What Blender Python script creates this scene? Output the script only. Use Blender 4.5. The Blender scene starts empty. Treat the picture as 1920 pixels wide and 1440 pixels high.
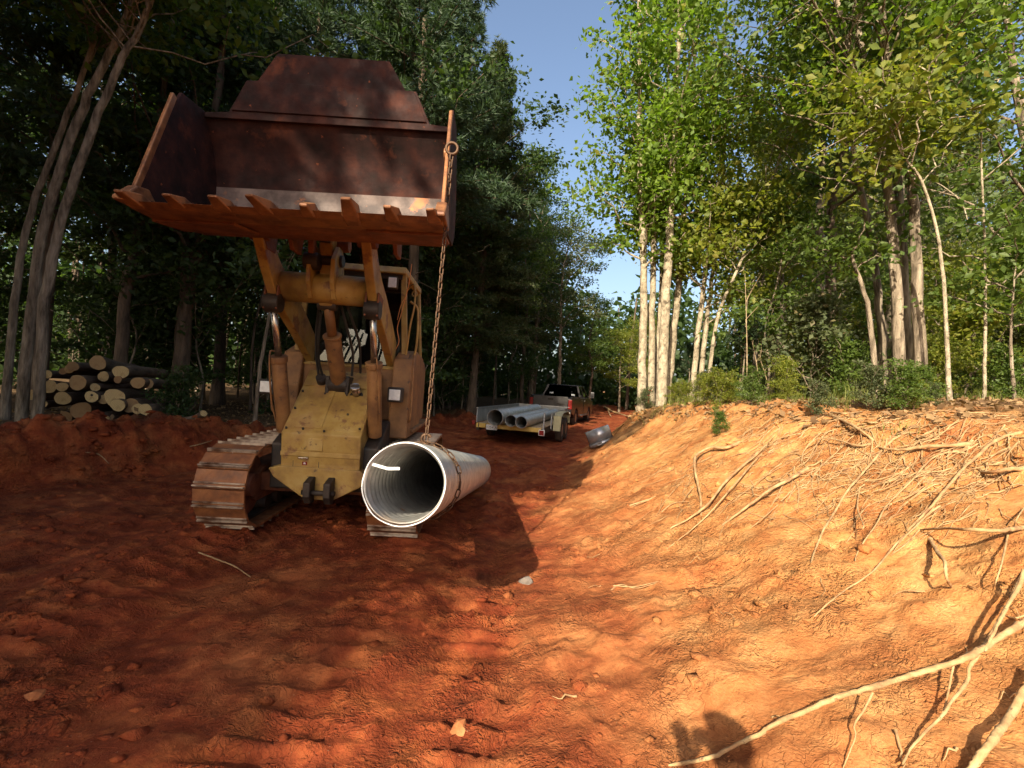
import bpy, bmesh, math, random
import numpy as np
from mathutils import Vector, Matrix
R = math.radians
scene = bpy.context.scene
C = scene.collection

# ------------------------------------------------------------------ camera, sky, sun, exposure
F_PX, CAM_H, ROLL = 900.0, 1.70, R(3.8)
cam_d = bpy.data.cameras.new('camera'); cam = bpy.data.objects.new('camera', cam_d); C.objects.link(cam)
cam_d.sensor_width = 36.0; cam_d.lens = 36.0 * F_PX / 1920.0
cam_d.clip_start = 0.05; cam_d.clip_end = 2000
cam.matrix_world = Matrix.Translation((0, 0, CAM_H)) @ Matrix.Rotation(R(90), 4, 'X') @ Matrix.Rotation(ROLL, 4, 'Z')
scene.camera = cam

SUN = Vector((391, 900, -610)).normalized()          # direction the light travels
world = bpy.data.worlds.new('World'); scene.world = world; world.use_nodes = True
wn = world.node_tree; bg = wn.nodes['Background']
sky = wn.nodes.new('ShaderNodeTexSky'); sky.sky_type = 'NISHITA'; sky.sun_disc = False
sky.sun_elevation = math.asin(-SUN.z); sky.sun_rotation = math.atan2(-SUN.x, -SUN.y)
sky.air_density = 1.0; sky.dust_density = 4.0; sky.ozone_density = 1.0
wn.links.new(sky.outputs[0], bg.inputs[0]); bg.inputs[1].default_value = 0.115
sun_d = bpy.data.lights.new('sun', 'SUN'); sun_d.energy = 5.0; sun_d.angle = R(0.53); sun_d.color = (1.0, 0.89, 0.68)
sun = bpy.data.objects.new('sun', sun_d); C.objects.link(sun)
sun.rotation_euler = SUN.to_track_quat('-Z', 'Y').to_euler(); sun.location = (-20, -45, 40)
scene.view_settings.view_transform = 'Standard'; scene.view_settings.look = 'None'
scene.view_settings.gamma = 1.0; scene.view_settings.use_curve_mapping = False
scene.view_settings.exposure = 1.15
scene.cycles.max_bounces = 5; scene.cycles.diffuse_bounces = 2; scene.cycles.transmission_bounces = 3
scene.cycles.transparent_max_bounces = 6; scene.cycles.caustics_reflective = False; scene.cycles.caustics_refractive = False

# ------------------------------------------------------------------ helpers
def derolled(px, py):
    u, v = px - 960.0, py - 720.0
    c, s = math.cos(ROLL), math.sin(ROLL)
    return c*u + s*v, -s*u + c*v
def W(px, py, y):
    a, b = derolled(px, py)
    return Vector((a/F_PX*y, y, CAM_H - b/F_PX*y))

def tag(o, label=None, cat=None, group=None, kind=None):
    if label: o['label'] = label
    if cat: o['category'] = cat
    if group: o['group'] = group
    if kind: o['kind'] = kind
    return o
def empty(name, loc, label, cat, group=None, rot=(0, 0, 0)):
    o = bpy.data.objects.new(name, None); C.objects.link(o); o.location = loc; o.rotation_euler = rot
    o.empty_display_size = 0.2
    return tag(o, label, cat, group)
def obj(name, me, parent=None, mat=None, loc=None, rot=None):
    o = bpy.data.objects.new(name, me); C.objects.link(o)
    if parent is not None: o.parent = parent
    if mat is not None and len(me.materials) == 0: me.materials.append(mat)
    if loc is not None: o.location = loc
    if rot is not None: o.rotation_euler = rot
    return o
def bevel(o, w=0.01, seg=2):
    m = o.modifiers.new('bevel', 'BEVEL'); m.width = w; m.segments = seg; m.limit_method = 'ANGLE'; m.angle_limit = R(40)
    m.harden_normals = False
    return o
def mesh_np(name, verts, faces, smooth=False):
    """verts (N,3); faces: list of (M,k) int arrays"""
    me = bpy.data.meshes.new(name); verts = np.asarray(verts, dtype=np.float32)
    me.vertices.add(len(verts)); me.vertices.foreach_set('co', verts.ravel())
    faces = [np.asarray(f, dtype=np.int32) for f in faces if len(f)]
    nl = sum(f.size for f in faces); npoly = sum(len(f) for f in faces)
    me.loops.add(nl); me.polygons.add(npoly)
    me.loops.foreach_set('vertex_index', np.concatenate([f.ravel() for f in faces]))
    starts = []; s = 0
    for f in faces:
        starts.append(s + np.arange(len(f)) * f.shape[1]); s += f.size
    me.polygons.foreach_set('loop_start', np.concatenate(starts).astype(np.int32))
    if smooth: me.polygons.foreach_set('use_smooth', np.ones(npoly, dtype=bool))
    me.update(calc_edges=True); me.validate()
    return me

class MB:
    """collects shapes into one mesh"""
    def __init__(self): self.v = []; self.f = []; self.sm = []
    def add(self, vs, fs, smooth=False):
        n = len(self.v); self.v += [tuple(p) for p in vs]
        for f in fs: self.f.append(tuple(i + n for i in f)); self.sm.append(smooth)
        return self
    def box(self, c, s, rot=None):
        m = Matrix.Identity(3) if rot is None else rot
        vs = [Vector(c) + m @ Vector((sx*s[0]/2, sy*s[1]/2, sz*s[2]/2)) for sz in (-1, 1) for sy in (-1, 1) for sx in (-1, 1)]
        return self.add(vs, [(0,2,3,1),(4,5,7,6),(0,1,5,4),(2,6,7,3),(0,4,6,2),(1,3,7,5)])
    def bb(self, x0, x1, y0, y1, z0, z1):
        return self.box(((x0+x1)/2, (y0+y1)/2, (z0+z1)/2), (x1-x0, y1-y0, z1-z0))
    def prism(self, poly, a, b, axis='x'):
        """poly: 2-D outline; extruded a..b along axis. x: (y,z), y: (x,z), z: (x,y)"""
        n = len(poly)
        def P(p, t): return {'x': (t, p[0], p[1]), 'y': (p[0], t, p[1]), 'z': (p[0], p[1], t)}[axis]
        vs = [P(p, a) for p in poly] + [P(p, b) for p in poly]
        ar = sum(poly[i][0]*poly[(i+1) % n][1] - poly[(i+1) % n][0]*poly[i][1] for i in range(n))
        flip = (ar < 0) ^ (axis == 'y')
        fs = [tuple(range(n))[::-1], tuple(range(n, 2*n))] + [(i, (i+1) % n, n+(i+1) % n, n+i) for i in range(n)]
        if flip: fs = [f[::-1] for f in fs]
        return self.add(vs, fs)
    def cyl(self, p0, p1, r0, r1=None, seg=16, caps=True):
        p0, p1 = Vector(p0), Vector(p1); r1 = r0 if r1 is None else r1
        d = (p1-p0).normalized(); a = d.orthogonal().normalized(); b = d.cross(a)
        ring = [(math.cos(2*math.pi*i/seg), math.sin(2*math.pi*i/seg)) for i in range(seg)]
        vs = [p0 + (a*c+b*s)*r0 for c, s in ring] + [p1 + (a*c+b*s)*r1 for c, s in ring]
        n = len(self.v)
        self.add(vs, [(i, (i+1) % seg, seg+(i+1) % seg, seg+i) for i in range(seg)], True)
        if caps:
            self.f.append(tuple(n+i for i in range(seg))[::-1]); self.sm.append(False)
            self.f.append(tuple(n+seg+i for i in range(seg))); self.sm.append(False)
        return self
    def tube(self, pts, rad, seg=8):
        v, f = tube_np(pts, rad if hasattr(rad, '__len__') else [rad]*len(pts), seg)
        return self.add(v, [tuple(q) for q in f], True)
    def bar(self, p0, p1, w, h, up=(0, 0, 1)):
        p0, p1 = Vector(p0), Vector(p1); d = (p1-p0).normalized()
        s = d.cross(Vector(up)).normalized(); u = s.cross(d)
        vs = [p + s*a*w/2 + u*b*h/2 for p in (p0, p1) for a, b in ((-1,-1),(1,-1),(1,1),(-1,1))]
        return self.add(vs, [(3,2,1,0),(4,5,6,7),(0,1,5,4),(1,2,6,5),(2,3,7,6),(3,0,4,7)])
    def mesh(self, name):
        me = bpy.data.meshes.new(name); me.from_pydata(self.v, [], self.f)
        me.polygons.foreach_set('use_smooth', self.sm); me.update()
        return me
    def build(self, name, mat, parent=None, bev=None, loc=None, rot=None):
        o = obj(name, self.mesh(name), parent, mat, loc, rot)
        if bev: bevel(o, bev)
        return o

def tube_np(pts, rad, seg=8, cap=True):
    P = np.asarray([tuple(p) for p in pts], dtype=float); n = len(P); rad = np.asarray(rad, dtype=float)
    T = np.gradient(P, axis=0); T /= np.linalg.norm(T, axis=1, keepdims=True) + 1e-9
    a = np.cross(T[0], [0.31, 0.57, 0.76]); a /= np.linalg.norm(a)
    V = np.zeros((n, seg, 3)); ang = np.linspace(0, 2*np.pi, seg, endpoint=False)
    for i in range(n):
        a = a - T[i]*np.dot(a, T[i]); a /= np.linalg.norm(a) + 1e-9; b = np.cross(T[i], a)
        V[i] = P[i] + rad[i]*(np.cos(ang)[:, None]*a + np.sin(ang)[:, None]*b)
    i, j = np.meshgrid(np.arange(n-1), np.arange(seg), indexing='ij'); k = (j+1) % seg
    Fq = np.stack([i*seg+j, i*seg+k, (i+1)*seg+k, (i+1)*seg+j], -1).reshape(-1, 4)
    return V.reshape(-1, 3), Fq
def smooth_path(pts, n):
    P = [Vector(p) for p in pts]; P = [P[0]*2-P[1]] + P + [P[-1]*2-P[-2]]; out = []
    m = len(P)-3
    for k in range(n):
        t = k/(n-1)*m; i = min(int(t), m-1); t -= i
        a, b, c, d = P[i:i+4]
        out.append(0.5*((2*b) + (c-a)*t + (2*a-5*b+4*c-d)*t*t + (3*b-a-3*c+d)*t**3))
    return out

# value noise
class VNoise:
    def __init__(self, seed): self.g = np.random.default_rng(seed).random((256, 256))
    def __call__(self, x, y):
        x = np.asarray(x, dtype=float); y = np.asarray(y, dtype=float)
        xi = np.floor(x).astype(int); yi = np.floor(y).astype(int); fx = x-xi; fy = y-yi
        fx = fx*fx*(3-2*fx); fy = fy*fy*(3-2*fy); g = self.g
        x0, x1, y0, y1 = xi & 255, (xi+1) & 255, yi & 255, (yi+1) & 255
        return (g[x0, y0]*(1-fx)+g[x1, y0]*fx)*(1-fy) + (g[x0, y1]*(1-fx)+g[x1, y1]*fx)*fy - 0.5
    def fbm(self, x, y, o=4, gain=0.5):
        s = 0; a = 1
        for k in range(o): s = s + a*self(x*2**k+17.3*k, y*2**k-9.1*k); a *= gain
        return s
N1, N2, N3 = VNoise(1), VNoise(2), VNoise(3)

# ------------------------------------------------------------------ materials
def nodes_of(name):
    m = bpy.data.materials.new(name); m.use_nodes = True; nt = m.node_tree
    return m, nt, nt.nodes['Principled BSDF'], nt.nodes, nt.links
def rgba(c): return (c[0], c[1], c[2], 1)
def noise_node(nt, scale, detail=4, rough=0.55, coord='Object', stretch=None, dist=0.0):
    tc = nt.nodes.new('ShaderNodeTexCoord'); n = nt.nodes.new('ShaderNodeTexNoise')
    n.inputs['Scale'].default_value = scale; n.inputs['Detail'].default_value = detail; n.inputs['Roughness'].default_value = rough
    n.inputs['Distortion'].default_value = dist
    if stretch:
        mp = nt.nodes.new('ShaderNodeMapping'); mp.inputs['Scale'].default_value = stretch
        nt.links.new(tc.outputs[coord], mp.inputs[0]); nt.links.new(mp.outputs[0], n.inputs['Vector'])
    else: nt.links.new(tc.outputs[coord], n.inputs['Vector'])
    return n.outputs['Fac']
def ramp(nt, fac, stops):
    r = nt.nodes.new('ShaderNodeValToRGB'); e = r.color_ramp.elements
    while len(e) < len(stops): e.new(0.5)
    for i, (p, c) in enumerate(stops): e[i].position = p; e[i].color = rgba(c) if len(c) == 3 else c
    nt.links.new(fac, r.inputs[0]); return r.outputs[0]
def mix(nt, fac, a, b, mode='MIX'):
    m = nt.nodes.new('ShaderNodeMix'); m.data_type = 'RGBA'; m.blend_type = mode
    for sock, val in ((m.inputs[0], fac), (m.inputs[6], a), (m.inputs[7], b)):
        if hasattr(val, 'links'): nt.links.new(val, sock)
        elif isinstance(val, (int, float)): sock.default_value = val
        else: sock.default_value = rgba(val)
    return m.outputs[2]
def math_n(nt, op, a, b=0.0, clamp=False):
    m = nt.nodes.new('ShaderNodeMath'); m.operation = op; m.use_clamp = clamp
    for s, v in ((m.inputs[0], a), (m.inputs[1], b)):
        if hasattr(v, 'links'): nt.links.new(v, s)
        else: s.default_value = v
    return m.outputs[0]
def add_bump(nt, b, height, strength, dist):
    bp = nt.nodes.new('ShaderNodeBump'); bp.inputs['Strength'].default_value = strength; bp.inputs['Distance'].default_value = dist
    nt.links.new(height, bp.inputs['Height']); nt.links.new(bp.outputs[0], b.inputs['Normal'])
def pmat(name, stops, scale=6, rough=0.6, metal=0.0, bump=0.3, bump_d=0.01, bscale=None, detail=5, stretch=None, spots=None, rough_var=0.0, spec=0.5, wear=None, clay=None):
    m, nt, b, N, L = nodes_of(name)
    fac = noise_node(nt, scale, detail, 0.6, stretch=stretch)
    col = ramp(nt, fac, stops)
    if spots:
        for (sc, lo, hi, c) in spots:
            s = noise_node(nt, sc, 6, 0.65)
            k = ramp(nt, s, [(lo, (0, 0, 0)), (hi, (1, 1, 1))]); col = mix(nt, k, col, c)
    if wear:
        ge = nt.nodes.new('ShaderNodeNewGeometry'); wn_ = math_n(nt, 'ADD', ge.outputs['Pointiness'], math_n(nt, 'MULTIPLY', math_n(nt, 'SUBTRACT', noise_node(nt, 24, 4), 0.5), 0.12))
        col = mix(nt, ramp(nt, wn_, [(0.53, (0, 0, 0)), (0.57, (1, 1, 1))]), col, wear)
    if clay:
        tcz = nt.nodes.new('ShaderNodeTexCoord'); sz_ = nt.nodes.new('ShaderNodeSeparateXYZ'); L.new(tcz.outputs['Object'], sz_.inputs[0])
        kk = math_n(nt, 'ADD', math_n(nt, 'MULTIPLY', math_n(nt, 'SUBTRACT', clay, sz_.outputs[2]), 1.1), math_n(nt, 'MULTIPLY', math_n(nt, 'SUBTRACT', noise_node(nt, 7, 6, 0.7), 0.5), 2.4), True)
        col = mix(nt, math_n(nt, 'MULTIPLY', kk, 0.85), col, (0.21, 0.065, 0.024))
    L.new(col, b.inputs['Base Color']); b.inputs['Metallic'].default_value = metal; b.inputs['Specular IOR Level'].default_value = spec
    if rough_var:
        rv = noise_node(nt, scale*2.3, 4); rr = nt.nodes.new('ShaderNodeMapRange')
        rr.inputs[1].default_value = 0.3; rr.inputs[2].default_value = 0.7; rr.inputs[3].default_value = rough-rough_var; rr.inputs[4].default_value = rough+rough_var
        L.new(rv, rr.inputs[0]); L.new(rr.outputs[0], b.inputs['Roughness'])
    else: b.inputs['Roughness'].default_value = rough
    if bump: add_bump(nt, b, noise_node(nt, bscale or scale*4, 6, 0.6, stretch=stretch), bump, bump_d)
    return m
def leaf_mat(name, c_lo, c_hi, transl=0.45, rough=0.55, third=None):
    m, nt, b, N, L = nodes_of(name)
    g = N.new('ShaderNodeNewGeometry')
    stops = [(0.0, c_lo), (1.0, c_hi)] if third is None else [(0.0, c_lo), (0.93, c_hi), (1.0, third)]
    col = ramp(nt, g.outputs['Random Per Island'], stops)
    L.new(col, b.inputs['Base Color']); b.inputs['Roughness'].default_value = rough; b.inputs['Specular IOR Level'].default_value = 0.35
    t = N.new('ShaderNodeBsdfTranslucent'); ms = N.new('ShaderNodeMixShader'); ms.inputs[0].default_value = transl
    warm = mix(nt, 0.6, col, (1.0, 1.15, 0.35), 'MULTIPLY')
    bright = mix(nt, 1.0, warm, (1.6, 1.6, 1.3), 'MULTIPLY')
    L.new(bright, t.inputs[0]); L.new(b.outputs[0], ms.inputs[1]); L.new(t.outputs[0], ms.inputs[2])
    L.new(ms.outputs[0], N['Material Output'].inputs[0])
    return m

M = {}
def make_soil():
    m, nt, b, N, L = nodes_of('clay_soil')
    tc = N.new('ShaderNodeTexCoord'); sx = N.new('ShaderNodeSeparateXYZ'); L.new(tc.outputs['Object'], sx.inputs[0])
    at = N.new('ShaderNodeAttribute'); at.attribute_name = 'bank'           # 0 road clay .. 1 dry cut bank
    lt = N.new('ShaderNodeAttribute'); lt.attribute_name = 'forest'         # forest floor litter
    big = noise_node(nt, 0.9, 6, 0.6); mid = noise_node(nt, 4.5, 6, 0.65); fine = noise_node(nt, 38, 5, 0.7)
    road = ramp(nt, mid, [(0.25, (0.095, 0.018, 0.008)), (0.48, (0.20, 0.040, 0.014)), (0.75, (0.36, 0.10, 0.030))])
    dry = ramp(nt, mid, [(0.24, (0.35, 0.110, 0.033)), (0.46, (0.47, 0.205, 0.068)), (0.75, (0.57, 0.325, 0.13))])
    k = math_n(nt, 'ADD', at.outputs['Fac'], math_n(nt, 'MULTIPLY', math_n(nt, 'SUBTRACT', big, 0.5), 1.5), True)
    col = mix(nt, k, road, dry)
    col = mix(nt, ramp(nt, big, [(0.58, (0, 0, 0)), (0.7, (0.55, 0.55, 0.55))]), col, (0.40, 0.105, 0.035))
    speck = ramp(nt, noise_node(nt, 90, 3, 0.5), [(0.68, (0, 0, 0)), (0.76, (1, 1, 1))])
    col = mix(nt, math_n(nt, 'MULTIPLY', speck, 0.35), col, (0.60, 0.42, 0.25))
    col = mix(nt, math_n(nt, 'MULTIPLY', math_n(nt, 'SUBTRACT', fine, 0.45), 1.3, True), col, (0.10, 0.03, 0.012))
    litter = ramp(nt, fine, [(0.3, (0.035, 0.022, 0.012)), (0.5, (0.10, 0.06, 0.03)), (0.72, (0.22, 0.14, 0.07))])
    col = mix(nt, lt.outputs['Fac'], col, litter)
    L.new(col, b.inputs['Base Color']); b.inputs['Roughness'].default_value = 0.95; b.inputs['Specular IOR Level'].default_value = 0.12
    vo = N.new('ShaderNodeTexVoronoi'); vo.feature = 'DISTANCE_TO_EDGE'; vo.inputs['Scale'].default_value = 11
    wv = N.new('ShaderNodeVectorMath'); wv.operation = 'ADD'; nn = N.new('ShaderNodeTexNoise'); nn.inputs['Scale'].default_value = 3.0; nn.inputs['Detail'].default_value = 4
    L.new(tc.outputs['Object'], nn.inputs['Vector']); L.new(tc.outputs['Object'], wv.inputs[0]); L.new(nn.outputs['Color'], wv.inputs[1]); L.new(wv.outputs[0], vo.inputs['Vector'])
    crack = ramp(nt, vo.outputs['Distance'], [(0.0, (0, 0, 0)), (0.045, (1, 1, 1))])
    cm = ramp(nt, noise_node(nt, 1.6, 3), [(0.45, (0, 0, 0)), (0.62, (1, 1, 1))])
    cr = mix(nt, cm, (1, 1, 1), crack)
    h = math_n(nt, 'ADD', math_n(nt, 'MULTIPLY', fine, 1.2), math_n(nt, 'ADD', math_n(nt, 'MULTIPLY', noise_node(nt, 9, 7, 0.6), 1.2), math_n(nt, 'MULTIPLY', cr, 0.55)))
    v2 = N.new('ShaderNodeTexVoronoi'); v2.inputs['Scale'].default_value = 34; v2.inputs['Randomness'].default_value = 1.0; L.new(wv.outputs[0], v2.inputs['Vector'])
    v3 = N.new('ShaderNodeTexVoronoi'); v3.inputs['Scale'].default_value = 13; L.new(wv.outputs[0], v3.inputs['Vector'])
    m2 = ramp(nt, noise_node(nt, 2.7, 4), [(0.40, (0, 0, 0)), (0.62, (1, 1, 1))])
    lump = math_n(nt, 'MULTIPLY', m2, math_n(nt, 'ADD', math_n(nt, 'MULTIPLY', math_n(nt, 'SUBTRACT', 0.6, v2.outputs['Distance'], True), 1.3), math_n(nt, 'MULTIPLY', math_n(nt, 'SUBTRACT', 0.55, v3.outputs['Distance'], True), 1.8)))
    h = math_n(nt, 'ADD', h, lump)
    sm_ = ramp(nt, noise_node(nt, 0.75, 4, 0.6, dist=0.6), [(0.42, (0.22, 0.22, 0.22)), (0.58, (1, 1, 1))]); h = math_n(nt, 'MULTIPLY', h, sm_)
    add_bump(nt, b, h, 0.9, 0.03)
    return m
M['soil'] = make_soil()
M['yellow'] = pmat('worn_yellow_paint', [(0.3, (0.18, 0.09, 0.022)), (0.5, (0.33, 0.195, 0.042)), (0.72, (0.42, 0.28, 0.085))], 3.6, 0.58, 0, 0.15, 0.004, 22, rough_var=0.15,
                   spots=[(1.9, 0.50, 0.72, (0.26, 0.125, 0.05)), (5.5, 0.56, 0.64, (0.19, 0.085, 0.032)), (9, 0.64, 0.70, (0.06, 0.032, 0.018)), (30, 0.70, 0.73, (0.05, 0.028, 0.016))], clay=0.35)
M['rustpaint'] = pmat('dusty_rusted_yellow', [(0.3, (0.10, 0.042, 0.017)), (0.55, (0.23, 0.105, 0.033)), (0.75, (0.31, 0.155, 0.05))], 4.0, 0.65, 0, 0.2, 0.005, 25,
                      spots=[(14, 0.60, 0.68, (0.06, 0.026, 0.013))], clay=0.5)
M['rust'] = pmat('rusty_steel', [(0.3, (0.06, 0.022, 0.012)), (0.5, (0.15, 0.048, 0.020)), (0.75, (0.26, 0.09, 0.035))], 5.0, 0.75, 0.2, 0.4, 0.008, 30,
                 spots=[(3.0, 0.62, 0.75, (0.34, 0.11, 0.035))], rough_var=0.1)
M['bucketin'] = pmat('shade_dark_clay_stained_steel', [(0.3, (0.010, 0.005, 0.004)), (0.5, (0.026, 0.009, 0.007)), (0.74, (0.065, 0.02, 0.012))], 4.5, 0.8, 0.0, 0.35, 0.008, 24,
                     spots=[(3.0, 0.60, 0.72, (0.10, 0.028, 0.013)), (11, 0.66, 0.70, (0.16, 0.045, 0.018))], rough_var=0.12, spec=0.2)  # base darkened for the shade inside the bucket; red spots are clay
M['floorsteel'] = pmat('scoured_bucket_floor', [(0.38, (0.030, 0.012, 0.009)), (0.64, (0.17, 0.115, 0.095))], 3.2, 0.6, 0.1, 0.2, 0.004, 30,
                       spots=[(4.0, 0.58, 0.66, (0.40, 0.14, 0.045))])
M['edge'] = pmat('worn_cutting_edge', [(0.3, (0.10, 0.035, 0.016)), (0.6, (0.30, 0.13, 0.05))], 7, 0.5, 0.35, 0.3, 0.006, 40, spots=[(5, 0.6, 0.7, (0.42, 0.15, 0.05))])
M['shoe'] = pmat('muddy_track_steel', [(0.28, (0.07, 0.028, 0.015)), (0.5, (0.22, 0.08, 0.028)), (0.75, (0.34, 0.135, 0.045))], 6, 0.6, 0.08, 0.4, 0.006, 35,
                 spots=[(5, 0.63, 0.70, (0.40, 0.34, 0.31))], rough_var=0.18)
M['grouser'] = pmat('polished_grouser', [(0.38, (0.09, 0.038, 0.018)), (0.62, (0.34, 0.25, 0.18))], 9, 0.42, 0.2, 0.2, 0.003, 40)
M['dark'] = pmat('greasy_black_iron', [(0.3, (0.012, 0.010, 0.009)), (0.7, (0.05, 0.032, 0.022))], 8, 0.6, 0.2, 0.2, 0.004)
M['hose'] = pmat('black_rubber', [(0.3, (0.012, 0.012, 0.012)), (0.7, (0.03, 0.026, 0.022))], 10, 0.65, 0, 0.1, 0.002)
M['chrome'] = pmat('oily_chrome_rod', [(0.3, (0.35, 0.28, 0.22)), (0.7, (0.55, 0.48, 0.42))], 8, 0.25, 0.9, 0.05, 0.001)
M['lens'] = pmat('white_lamp_lens', [(0.3, (0.62, 0.62, 0.60)), (0.7, (0.78, 0.78, 0.76))], 30, 0.25, 0, 0.2, 0.003, 60)
M['galv'] = pmat('galvanised_steel', [(0.3, (0.27, 0.265, 0.245)), (0.5, (0.38, 0.37, 0.345)), (0.7, (0.50, 0.49, 0.455))], 9, 0.42, 0.5, 0.12, 0.002, 40,
                 spots=[(1.7, 0.56, 0.72, (0.48, 0.36, 0.25)), (6, 0.64, 0.70, (0.36, 0.17, 0.08))], rough_var=0.08)
M['steelcut'] = pmat('bright_cut_edge', [(0.3, (0.6, 0.6, 0.6)), (0.7, (0.8, 0.8, 0.8))], 12, 0.4, 0.3, 0.1, 0.002)
M['chain'] = pmat('rusty_chain', [(0.3, (0.04, 0.02, 0.011)), (0.6, (0.11, 0.058, 0.03)), (0.8, (0.20, 0.12, 0.07))], 20, 0.6, 0.5, 0.3, 0.002, 60)
M['trailgrey'] = pmat('grey_trailer_board', [(0.3, (0.20, 0.20, 0.20)), (0.7, (0.32, 0.32, 0.31))], 4, 0.55, 0.2, 0.1, 0.003)
M['ochre'] = pmat('yellow_ochre_rail', [(0.3, (0.45, 0.28, 0.06)), (0.7, (0.58, 0.40, 0.10))], 9, 0.6, 0, 0.1, 0.003)
M['plate'] = pmat('number_plate_white', [(0.3, (0.6, 0.6, 0.62)), (0.7, (0.75, 0.75, 0.76))], 20, 0.4, 0, 0, 0.001)
M['ink'] = pmat('dark_ink', [(0.3, (0.03, 0.03, 0.05)), (0.7, (0.06, 0.06, 0.09))], 20, 0.5, 0, 0, 0.001)
M['cream'] = pmat('cream_fender_panel', [(0.3, (0.30, 0.27, 0.16)), (0.7, (0.40, 0.36, 0.22))], 8, 0.5, 0, 0.1, 0.003)
M['redlamp'] = pmat('red_lamp', [(0.3, (0.13, 0.007, 0.007)), (0.7, (0.20, 0.014, 0.012))], 20, 0.25, 0, 0, 0.001)
M['tyre'] = pmat('tyre_rubber', [(0.3, (0.018, 0.015, 0.013)), (0.7, (0.06, 0.035, 0.022))], 10, 0.85, 0, 0.3, 0.006)
M['truck'] = pmat('dark_metallic_paint', [(0.3, (0.016, 0.013, 0.014)), (0.7, (0.026, 0.021, 0.022))], 3, 0.25, 0.3, 0.0, 0.001)
M['alloy'] = pmat('dull_alloy', [(0.3, (0.30, 0.29, 0.28)), (0.7, (0.46, 0.45, 0.43))], 9, 0.35, 0.8, 0.1, 0.002)
M['plastic'] = pmat('grey_plastic', [(0.3, (0.22, 0.215, 0.23)), (0.7, (0.29, 0.285, 0.30))], 6, 0.25, 0.5, 0.05, 0.002)
M['bark_log'] = pmat('log_bark', [(0.3, (0.05, 0.030, 0.018)), (0.5, (0.12, 0.075, 0.045)), (0.75, (0.21, 0.145, 0.095))], 9, 0.95, 0, 0.9, 0.02, 26, stretch=(1, 1, 0.25))
M['root'] = pmat('peeled_root', [(0.28, (0.17, 0.08, 0.036)), (0.5, (0.34, 0.205, 0.09)), (0.75, (0.48, 0.34, 0.17))], 13, 0.9, 0, 0.8, 0.008, 30, stretch=(1, 1, 1),
                 spots=[(4.0, 0.56, 0.70, (0.34, 0.15, 0.06)), (26, 0.60, 0.68, (0.13, 0.065, 0.03))])
M['roothair'] = pmat('brown_root_hair', [(0.3, (0.20, 0.09, 0.035)), (0.7, (0.40, 0.24, 0.11))], 9, 0.9, 0, 0, 0.002)
M['grey_reflect'] = pmat('truck_paint_grey_reflection', [(0.3, (0.06, 0.056, 0.058)), (0.7, (0.10, 0.094, 0.095))], 3, 0.3, 0.5, 0, 0.001)  # truck paint lightened to stand for the grey reflection on the tailgate
M['twig'] = pmat('dry_twig', [(0.3, (0.20, 0.13, 0.07)), (0.7, (0.42, 0.31, 0.19))], 10, 0.9, 0, 0.2, 0.003)
M['stone'] = pmat('grey_stone', [(0.3, (0.09, 0.075, 0.065)), (0.7, (0.20, 0.16, 0.13))], 9, 0.9, 0, 0.6, 0.01, 30)
M['clod'] = pmat('clay_clod', [(0.3, (0.20, 0.060, 0.024)), (0.5, (0.34, 0.125, 0.048)), (0.72, (0.48, 0.23, 0.10))], 5, 0.97, 0, 0.6, 0.006, 60, spec=0.1)
M['orange'] = pmat('orange_twine', [(0.3, (0.55, 0.20, 0.06)), (0.7, (0.72, 0.32, 0.12))], 20, 0.8, 0, 0, 0.001)
M['ribbon'] = pmat('red_flagging', [(0.3, (0.60, 0.05, 0.03)), (0.7, (0.7, 0.09, 0.05))], 20, 0.5, 0, 0, 0.001)
M['cloth'] = pmat('blue_grey_cloth', [(0.3, (0.07, 0.09, 0.13)), (0.7, (0.11, 0.13, 0.18))], 14, 0.9, 0, 0.3, 0.004)
M['skin'] = pmat('skin', [(0.3, (0.46, 0.27, 0.19)), (0.7, (0.55, 0.34, 0.25))], 14, 0.55, 0, 0.1, 0.002)
def bark(name, stops, sc=7, bs=22, st=(1, 1, 0.22), bump=0.8, spots=None):
    return pmat(name, stops, sc, 0.92, 0, bump, 0.045, bs, 6, st, spots, spec=0.2)
M['bark_pale'] = bark('pale_poplar_bark', [(0.32, (0.13, 0.10, 0.068)), (0.5, (0.30, 0.245, 0.17)), (0.70, (0.45, 0.38, 0.275))], 9, 20, (1, 1, 0.6), 0.8, [(6, 0.58, 0.66, (0.10, 0.08, 0.055)), (22, 0.62, 0.67, (0.06, 0.048, 0.036))])
M['bark_grey'] = bark('grey_brown_bark', [(0.34, (0.065, 0.05, 0.034)), (0.5, (0.20, 0.155, 0.11)), (0.68, (0.36, 0.29, 0.21))], 11, 26, (1, 1, 0.18), 1.0)
M['bark_dark'] = bark('dark_pine_bark', [(0.3, (0.05, 0.036, 0.026)), (0.5, (0.11, 0.078, 0.055)), (0.75, (0.19, 0.135, 0.095))], 7, 22, (1, 1, 0.25), 0.9)
M['leaf_bright'] = leaf_mat('sunny_poplar_leaf', (0.085, 0.150, 0.016), (0.165, 0.235, 0.030), 0.5, third=(0.20, 0.19, 0.03))
M['leaf_yellow'] = leaf_mat('yellow_green_leaf', (0.11, 0.145, 0.018), (0.21, 0.215, 0.03), 0.5, third=(0.24, 0.20, 0.04))
M['leaf_olive'] = leaf_mat('olive_grey_leaf', (0.060, 0.080, 0.030), (0.110, 0.125, 0.055), 0.4, third=(0.17, 0.13, 0.06))
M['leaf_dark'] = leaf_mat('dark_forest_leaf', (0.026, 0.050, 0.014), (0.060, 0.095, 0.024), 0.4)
M['leaf_mid'] = leaf_mat('mid_green_leaf', (0.055, 0.095, 0.016), (0.115, 0.160, 0.028), 0.45)
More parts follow.
